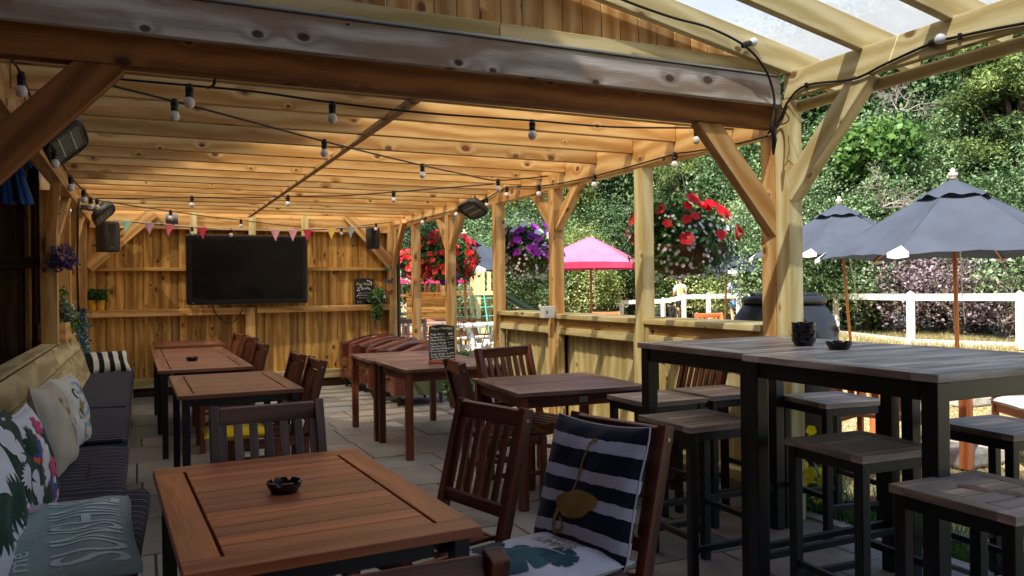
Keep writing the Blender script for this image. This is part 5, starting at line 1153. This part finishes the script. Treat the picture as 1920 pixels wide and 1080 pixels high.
def person(label,pos,rz,top,shorts,pack,helmet,seed):
    t=thing('person',label,'person',tuple(pos),rz,None)
    B=[(0,0,.95,.13,.105),(0,.01,1.10,.12,.09),(0,.03,1.30,.155,.105),(0,.03,1.43,.10,.07),(0,.035,1.50,.052),(0,.05,1.56,.055)]
    E=[(0,1),(1,2),(2,3),(3,4),(4,5)]
    def add(ch,par):
        i0=par
        for v in ch: B.append(v); E.append((i0,len(B)-1)); i0=len(B)-1
        return i0
    for s in(-1,1):
        h=add([(s*.17,.03,1.40,.055),(s*.225,.05,1.14,.042),(s*.22,.24,.98,.034),(s*.215,.30,.96,.028),(s*.215,.35,.945,.026,.038)],3)
        for f in range(4): add([(s*(.195+.013*f),.41,.95,.010),(s*(.195+.013*f),.435,.925,.009)],h)
        add([(s*.19,.37,.925,.011),(s*.185,.395,.915,.009)],h)
        add([(s*.09,.0,.88,.095),(s*.11,.04 if s>0 else -.02,.50,.062),(s*.12,.0 if s>0 else -.1,.30,.052),(s*.12,-.04 if s>0 else -.12,.09,.036),(s*.125,.02 if s>0 else -.08,.04,.04),(s*.13,.13 if s>0 else .04,.03,.033)],0)
    skin_body('body',B,E,'skin',t,1)
    hd=MB(); hd.ball((0,.06,1.655),.098,16,12,sc=(1,1,1)); hd.v=[(x*.86,.06+(y-.06)*1.02,1.655+(z-1.655)*1.22) for x,y,z in hd.v]; hd.build('head',M['skin'],t,smooth=True)
    fc=MB(); fc.bar((0,.155,1.655),(0,.175,1.63),.022,.03,(1,0,0)); fc.ball((.088,.06,1.65),.022,8,6,sc=(.5,1,1.3)); fc.ball((-.088,.06,1.65),.022,8,6,sc=(.5,1,1.3)); fc.build('nose_and_ears',M['skin'],t)
    for s in(-1,1): MB().ball((s*.032,.148,1.67),.010,8,6).build('eye',M['white_pl'],t)
    MB().box(-.024,.024,.148,.156,1.597,1.605).build('mouth',M['fl_rose'],t)
    # clothing over the body
    T_=[(0,0,.93,.14,.115),(0,.01,1.10,.13,.10),(0,.03,1.31,.165,.115),(0,.03,1.44,.105,.075)]; TE=[(0,1),(1,2),(2,3)]
    for s in(-1,1): T_+= [(s*.175,.03,1.405,.066),(s*.215,.05,1.20,.055)]; TE+=[(3,len(T_)-2),(len(T_)-2,len(T_)-1)]
    skin_body('shirt',T_,TE,top,t,1)
    S_=[(0,0,.96,.142,.117),(0,0,.88,.14,.12)]; SE=[(0,1)]
    for s in(-1,1): S_+=[(s*.09,.0,.80,.108),(s*.105,.03 if s>0 else -.01,.60,.088)]; SE+=[(1,len(S_)-2),(len(S_)-2,len(S_)-1)]
    skin_body('shorts',S_,SE,shorts,t,1)
    for s in(-1,1): skin_body('shoe',[(s*.125,-.03 if s>0 else -.13,.055,.05),(s*.13,.06 if s>0 else -.04,.045,.048),(s*.132,.16 if s>0 else .06,.038,.038)],[(0,1),(1,2)],'shoe',t,1)
    if helmet:
        h=MB(); h.ball((0,.045,1.70),.125,16,10); h.v=[(x,.045+(y-.045)*1.15,max(z,1.665) if z<1.67 else z) for x,y,z in h.v]; h.build('helmet',M[helmet],t,smooth=True)
    hh=MB(); hh.ball((0,.045,1.665),.10,14,10); hh.v=[(x*.93,min(y,.08),1.665+(z-1.665)*1.2) for x,y,z in hh.v]; hh.build('hair',M['hair'],t,smooth=True)
    if pack=='pack': MB().box(-.14,.14,-.24,-.095,1.02,1.45).build('backpack',M['pack'],t,bevel=.05)
    else:
        MB().box(-.07,.07,-.098,-.088,1.10,1.40).build('back_panel',M['hiviz'],t,bevel=.01)
    return t
person('cyclist in white jersey, black shorts and dark helmet beyond the white fence',atz(1276,29.0,-.05),D(-25),'top_w','shorts_b','','blackpl',1)
person('cyclist in light denim shorts with a navy backpack and pale helmet beyond the fence',atz(1378,25.6,.0),D(-22),'top_g','shorts_d','pack','white_pl',2)
def bicycle(label,pos,rz,col):
    t=thing('bicycle',label,'bicycle',tuple(pos),rz,'bicycles beyond the fence')
    def circ(r,y,z,k=28): return [V((0,y+r*math.cos(2*PI*i/k),z+r*math.sin(2*PI*i/k))) for i in range(k+1)]
    for y in(-.52,.52):
        w_=MB().tube(circ(.33,y,.34),.018,6,False).build('wheel',M['blackpl'],t); sp=MB()
        for i in range(12): a=PI*i/6; sp.tube([(0,y,.34),(0,y+.32*math.cos(a),.34+.32*math.sin(a))],.0015,3)
        sp.build('spokes',M['steel'],w_)
    f=MB()
    for a,b in(((0,-.52,.34),(0,-.08,.30)),((0,-.08,.30),(0,-.18,.78)),((0,-.52,.34),(0,-.17,.72)),((0,-.08,.30),(0,.36,.74)),((0,-.17,.74),(0,.35,.80)),((0,.34,.88),(0,.52,.34))): f.tube([a,b],.018,8)
    f.build('frame',M[col],t); MB().tube([(-.28,.30,.98),(-.2,.36,.95),(0,.35,.93),(.2,.36,.95),(.28,.30,.98)],.013,8).build('handlebar',M['blackpl'],t); MB().box(-.06,.06,-.32,-.08,.86,.90).build('saddle',M['blackpl'],t,bevel=.018); MB().tube([(0,-.18,.76),(0,-.2,.87)],.013,8).build('seat_post',M['steel'],t)
bicycle('bicycle beside the cyclist in the white jersey',atz(1262,29.2,-.12),D(-25),'blackpl'); bicycle('bicycle beside the cyclist with the backpack',atz(1392,27.3,-.08),D(-22),'c_dteal')
# ================================================================ TREES AND HEDGES
def cl(*h): return [lin(x) for x in h]
M['hedge_l']=leafmat('hawthorn_leaf',cl('26391f','4e6a40','748e62','9cae86'),.2,.45); M['tree_d']=leafmat('dark_tree_leaf',cl('1c2c18','32482a','4c6638','748c58'),.18); M['tree_y']=leafmat('yellowish_leaf',cl('3f5226','6c8040','929f5c','bcc088'),.25)
M['conif']=leafmat('cypress_spray',cl('1a2c16','33491f','5f7336','94a058'),.12,.6); M['plum']=leafmat('purple_plum_leaf',cl('54503e','85757a','ac98a2','ccbcc6'),.3); M['bright']=leafmat('bright_maple_leaf',cl('35522a','557a38','7f9e50'),.3)
M['tree_m']=leafmat('mid_green_leaf',cl('1f3219','3a5632','5c784e','82966e'),.2); M['bark']=plain('bark',lin('5a4a3c'),.9,bump=1.,bscale=20,var=.4,vscale=8); M['twig']=plain('bare_twig',lin('8a8078'),.85,var=.3,vscale=5)
def tree_proto(name,label,cat,mat,H,R,zc,rz_,n,leaf,seed,nb=26,asp=.6,flop=.8,trunk=.14,group=None,cone=0,squash=1.):
    "crown: leaves on the surfaces of many uneven clumps carried by limbs"
    rng=np.random.default_rng(seed); t=thing(name,label,cat,(0,0,0),0,group)
    P=[];Nn=[];TT=[]; limbs=MB(); limbs.tube([(0,0,-.05),(.05*rng.normal(),.05*rng.normal(),zc*.5),(.1*rng.normal(),.1*rng.normal(),zc)],[trunk,trunk*.8,trunk*.5],8)
    per=n//nb
    for k in range(nb):
        d=rng.normal(0,1,3); d/=np.linalg.norm(d); f=rng.uniform(.35,.92)
        c=np.array([d[0]*R*f,d[1]*R*f,zc+d[2]*rz_*f])
        if cone: s=max(.12,1-(c[2]-(zc-rz_))/(2*rz_)*cone); c[0]*=s; c[1]*=s
        r=rng.uniform(.22,.48)*R*(1 if not cone else max(.35,1-(c[2]-(zc-rz_))/(2*rz_)*cone))
        c[2]=max(c[2],r*.6)
        dd=rng.normal(0,1,(per,3)); dd/=np.linalg.norm(dd,axis=1)[:,None]; lump=1+.34*np.sin(dd[:,0]*6+k)*np.sin(dd[:,1]*7+2*k)+.2*np.sin(dd[:,2]*13+k); TT.append(np.full(per,rng.normal(0,.16)))
        rad=r*lump*rng.uniform(.72,1.08,per); p=c+dd*rad[:,None]*np.array([1,1,squash]); P.append(p); nn=dd.copy(); nn[:,2]+=.35; Nn.append(nn)
        if k%2==0: limbs.tube([(0,0,zc*rng.uniform(.25,.8)),tuple(c*.55+np.array([0,0,zc*.3])),tuple(c)],[trunk*.4,trunk*.25,trunk*.08],5)
    P=np.concatenate(P);Nn=np.concatenate(Nn); quads('crown',leaves(rng,P,Nn,leaf,asp,flop),np.clip(rng.normal(.5,.2,len(P))+np.concatenate(TT)+.12*np.sin(P[:,0]*2.1)*np.sin(P[:,2]*1.7),0,1),M[mat],t); limbs.build('trunk',M['bark'],t); return t
usedp=set()
def put(pr,px,z,sc,label,rot=0,dz=0,xy=None,grp=None):
    if pr.name in usedp: o=copy_tree(pr)
    else: o=pr; usedp.add(pr.name)
    p=atz(px,z) if xy is None else V((xy[0],xy[1],0)); o.location=(p.x,p.y,dz); o.rotation_euler=(0,0,rot); o.scale=(sc[0],sc[0],sc[1]); o['label']=label
    if grp:o['group']=grp
    return o
HG='shrubs of the hedge behind the white fence'; TG='tall trees rising behind the hedge'
hA=tree_proto('hedge_shrub','x','shrub','hedge_l',4.2,1.9,2.2,2.1,84000,.062,1,46,group=HG)
hB=tree_proto('hedge_shrub','x','shrub','tree_d',4.0,1.8,2.0,2.0,56000,.075,2,42,group=HG)
hY=tree_proto('hedge_shrub','x','shrub','tree_y',3.6,1.7,1.8,1.8,46000,.075,3,50,group=HG)
tD=tree_proto('broadleaf_tree','x','tree','tree_d',9,3.0,6.0,3.6,90000,.12,4,90,trunk=.2,group=TG)
tL=tree_proto('broadleaf_tree','x','tree','tree_m',9,2.9,5.6,3.8,100000,.105,5,90,trunk=.2,group=TG)
tY=tree_proto('broadleaf_tree','x','tree','tree_y',8,2.6,5.2,3.2,64000,.12,6,70,trunk=.18,group=TG)
tM=tree_proto('maple_tree','x','tree','bright',6,1.5,4.9,1.1,12000,.15,7,22,trunk=.12,asp=.8)
tC=tree_proto('cypress_tree','x','conifer','conif',10,2.2,4.9,5.0,100000,.10,8,80,asp=.28,flop=.6,trunk=.2,cone=.7,squash=.55,group='dark conifers at the right')
tP=tree_proto('plum_bush','x','shrub','plum',3,1.5,1.35,1.25,9000,.07,9,26,asp=.6,group='purple leaved bushes')
# right-hand hedge, near to far
L_=[(hA,1500,21.5,(1.15,1.15),'pale green hedge shrub directly right of the big braced post'),(hA,1640,22,(1.3,1.45),'pale green hedge shrub behind the leaning umbrella pole'),(hB,1590,23.5,(1.3,1.25),'darker shrub filling the gap right of the water butt'),
(hB,1760,21.8,(1.0,.85),'dark shrub between the largest umbrella and the plum bush'),(hA,1800,24,(1.25,1.5),'pale green hedge shrub rising above the largest umbrella'),(hB,1930,19.5,(1.0,.8),'dark green shrub low at the right edge'),(hA,2040,17.5,(1.2,1.2),'pale hedge shrub beyond the right edge of the frame'),
(hY,1440,27,(1.2,1.15),'yellow green shrub behind the far slate umbrella'),(hB,1385,31,(1.3,1.3),'dark shrub behind the cyclist with the backpack'),(hY,1320,33,(1.35,1.1),'yellow green shrub between the two cyclists'),(hB,1245,34,(1.3,1.35),'dark shrub behind the cyclist in white'),
(hA,1185,36,(1.4,1.2),'pale shrub seen left of the cyclists'),(hB,1120,36,(1.5,1.3),'dark shrub behind the pink umbrella pole'),(hY,1060,30,(1.1,1.0),'yellow green shrub left of the pink umbrella'),(hB,1000,33,(1.4,1.2),'dark shrub under the purple hanging basket'),(hA,955,29,(1.1,.95),'pale shrub right of the third shelter post'),
(hB,900,36,(1.5,1.3),'dark shrub behind the cargo net'),(hY,850,34,(1.2,1.0),'yellow green shrub behind the play tower'),(hB,790,34,(1.5,1.2),'dark shrub left of the play tower'),(hA,740,36,(1.4,1.1),'pale shrub at the far left behind the drainpipe'),(hB,690,34,(1.4,1.2),'dark shrub mostly hidden by the back wall')]
for i,(p_,px,z,s,l) in enumerate(L_): put(p_,px,z,s,l,i*1.7)
T_=[(tD,1560,28,(1.15,1.2),'dark tall tree right of the braced post'),(tL,1660,27,(1.1,1.15),'pale tall tree above the leaning umbrella'),(tD,1760,27,(1.2,1.3),'dark tall tree above the largest umbrella'),(tL,1450,33,(1.2,1.25),'pale tall tree behind the braced post'),
(tC,1835,22.5,(1.2,.95),'dark conifer left of the right edge'),(tC,1940,20.5,(1.2,1.05),'dark conifer cut by the right edge'),(tC,2030,21,(1.1,1.2),'dark conifer outside the right edge'),
(tY,1370,37,(1.2,1.2),'yellow green tree above the far slate umbrella'),(tD,1290,40,(1.3,1.35),'dark tree above the big hanging basket'),(tL,1215,42,(1.3,1.2),'pale tree beside the fourth shelter post'),(tD,1140,42,(1.4,1.5),'dark tree above the pink umbrella'),
(tC,1290,34,(.9,1.0),'conifer above the big hanging basket'),(tD,1060,44,(1.4,1.3),'dark tree left of the pink umbrella'),(tY,985,38,(1.1,1.15),'yellow green tree above the purple basket'),(tD,925,44,(1.4,1.4),'dark tree behind the dark umbrella'),(tY,865,40,(1.1,1.0),'yellow green tree above the red basket'),
(tD,790,44,(1.5,1.3),'dark tree behind the red basket'),(tL,735,42,(1.2,1.1),'pale tree just right of the back wall'),(tD,1950,30,(1.3,1.4),'dark tall tree behind the conifers'),(tD,2080,27,(1.2,1.3),'dark tall tree outside the right edge')]
for i,(p_,px,z,s,l) in enumerate(T_): put(p_,px,z,s,l,i*2.3+.5)
put(tM,1625,21.5,(1.,1.),'bright green maple crown above the pale hedge, right of the brace',.3)
put(tP,1800,19.3,(1.15,1.15),'purple leaved bush behind the largest umbrella pole',.2); put(tP,1715,20.6,(.9,1.0),'purple leaved bush left of the largest umbrella pole',1.9); put(tP,1890,18.2,(.9,.9),'purple leaved bush nearest the right edge',3.1)
# bare twiggy branches
for (px,z,h,lb) in((1690,23,6.4,'tangle of bare grey branches high in the hedge right of the brace'),(1655,19,3.2,'small spray of bare branches in the pale hedge'),(1310,25,1.7,'bare brown branches between the cyclists'),(1880,17.3,.5,'dead twigs at the foot of the purple bush')):
    t=thing('bare_branches',lb,'branches',tuple(atz(px,z,h)),0,'bare branches in the hedge'); b=MB(); r=random.Random(px)
    def grow(p,d,L,rad,dep):
        q=p+d*L; mid=p.lerp(q,.5)+V((r.gauss(0,1),r.gauss(0,1),r.gauss(0,1)))*L*.08; b.tube([p,mid,q],[rad,rad*.85,rad*.7],4,False)
        if dep>0:
            for _ in range(3): grow(q if _ else mid,(d+V((r.gauss(0,.6),r.gauss(0,.6),r.gauss(0,.45)))).normalized(),L*.68,rad*.6,dep-1)
    for k in range(4): grow(V((0,0,0)),V((r.gauss(0,.8),r.gauss(0,.8)-.3,r.uniform(0,1))).normalized(),.55,.022,4)
    b.build('twigs',M['twig'],t)
# rough grass verge and tufts
def grass(name,n,fn,size,seed,mat,label=None):
    rng=np.random.default_rng(seed); c=fn(rng,n); h=size*rng.uniform(.5,1.4,n); a=rng.uniform(0,2*PI,n); l=rng.normal(0,.35,(n,2))*h[:,None]; w=.006+.1*h*.12
    d=np.stack([np.cos(a)*w,np.sin(a)*w,np.zeros(n)],1); tip=c+np.stack([l[:,0],l[:,1],h],1)
    o=quads(name,np.stack([c-d,c+d,tip],1),rng.random(n),M[mat],None,3); return tag(o,label,None,None,'stuff')
M['blade']=leafmat('grass_blade',cl('7c7a44','a89a60','bcae7c','d0c498'),.4); M['blade2']=leafmat('green_grass_blade',cl('2c5020','44702c','6a8c3c'),.4)
def near(rng,n): x=3.68+np.abs(rng.normal(0,.22,n)); y=rng.uniform(-.5,4.6,n); return np.stack([x,y,np.full(n,-.03)],1)
grass('edge_grass',9000,near,.09,1,'blade2','longer green grass along the paving edge')
def lawn(rng,n):
    px=rng.uniform(1480,1990,n); z=rng.uniform(4.5,13,n); t=(px-960)/FPX
    return np.stack([(R0.x*t+FW.x)*z,(R0.y*t+FW.y)*z,np.full(n,-.03)],1)
grass('lawn_grass',36000,lawn,.022,2,'blade','short dry grass of the lawn')
def verge(rng,n):
    k=rng.integers(2,8,n); f=rng.random(n); A_=np.array([tuple(p) for p in FX]); p=A_[k]*(1-f)[:,None]+A_[k+1]*f[:,None]; out=A_[k]-A_[k+1]; nn=np.stack([-out[:,1],out[:,0],out[:,2]*0],1); nn/=np.linalg.norm(nn,axis=1)[:,None]; nn*=np.sign(nn[:,0])[:,None]
    p=p+nn*rng.uniform(-.4,2.6,n)[:,None]; p[:,2]=-.03; return p
grass('verge_grass',40000,verge,.16,3,'blade','rough grass verge at the foot of the hedge')

# small litter on the flags
rl_=np.random.default_rng(8); n=70; c=np.stack([rl_.uniform(.9,3.3,n),rl_.uniform(1.8,9.5,n),np.full(n,.006)],1); nz=np.zeros((n,3)); nz[:,2]=1
M['litter']=leafmat('dry_leaf',[lin('6b5236'),lin('a08a64'),lin('c8c0b0')],.2)
tag(quads('fallen_leaves',leaves(rl_,c,nz,.022,.5,.15),rl_.random(n),M['litter']),'scattered dry leaf flecks on the paving',None,None,'stuff')
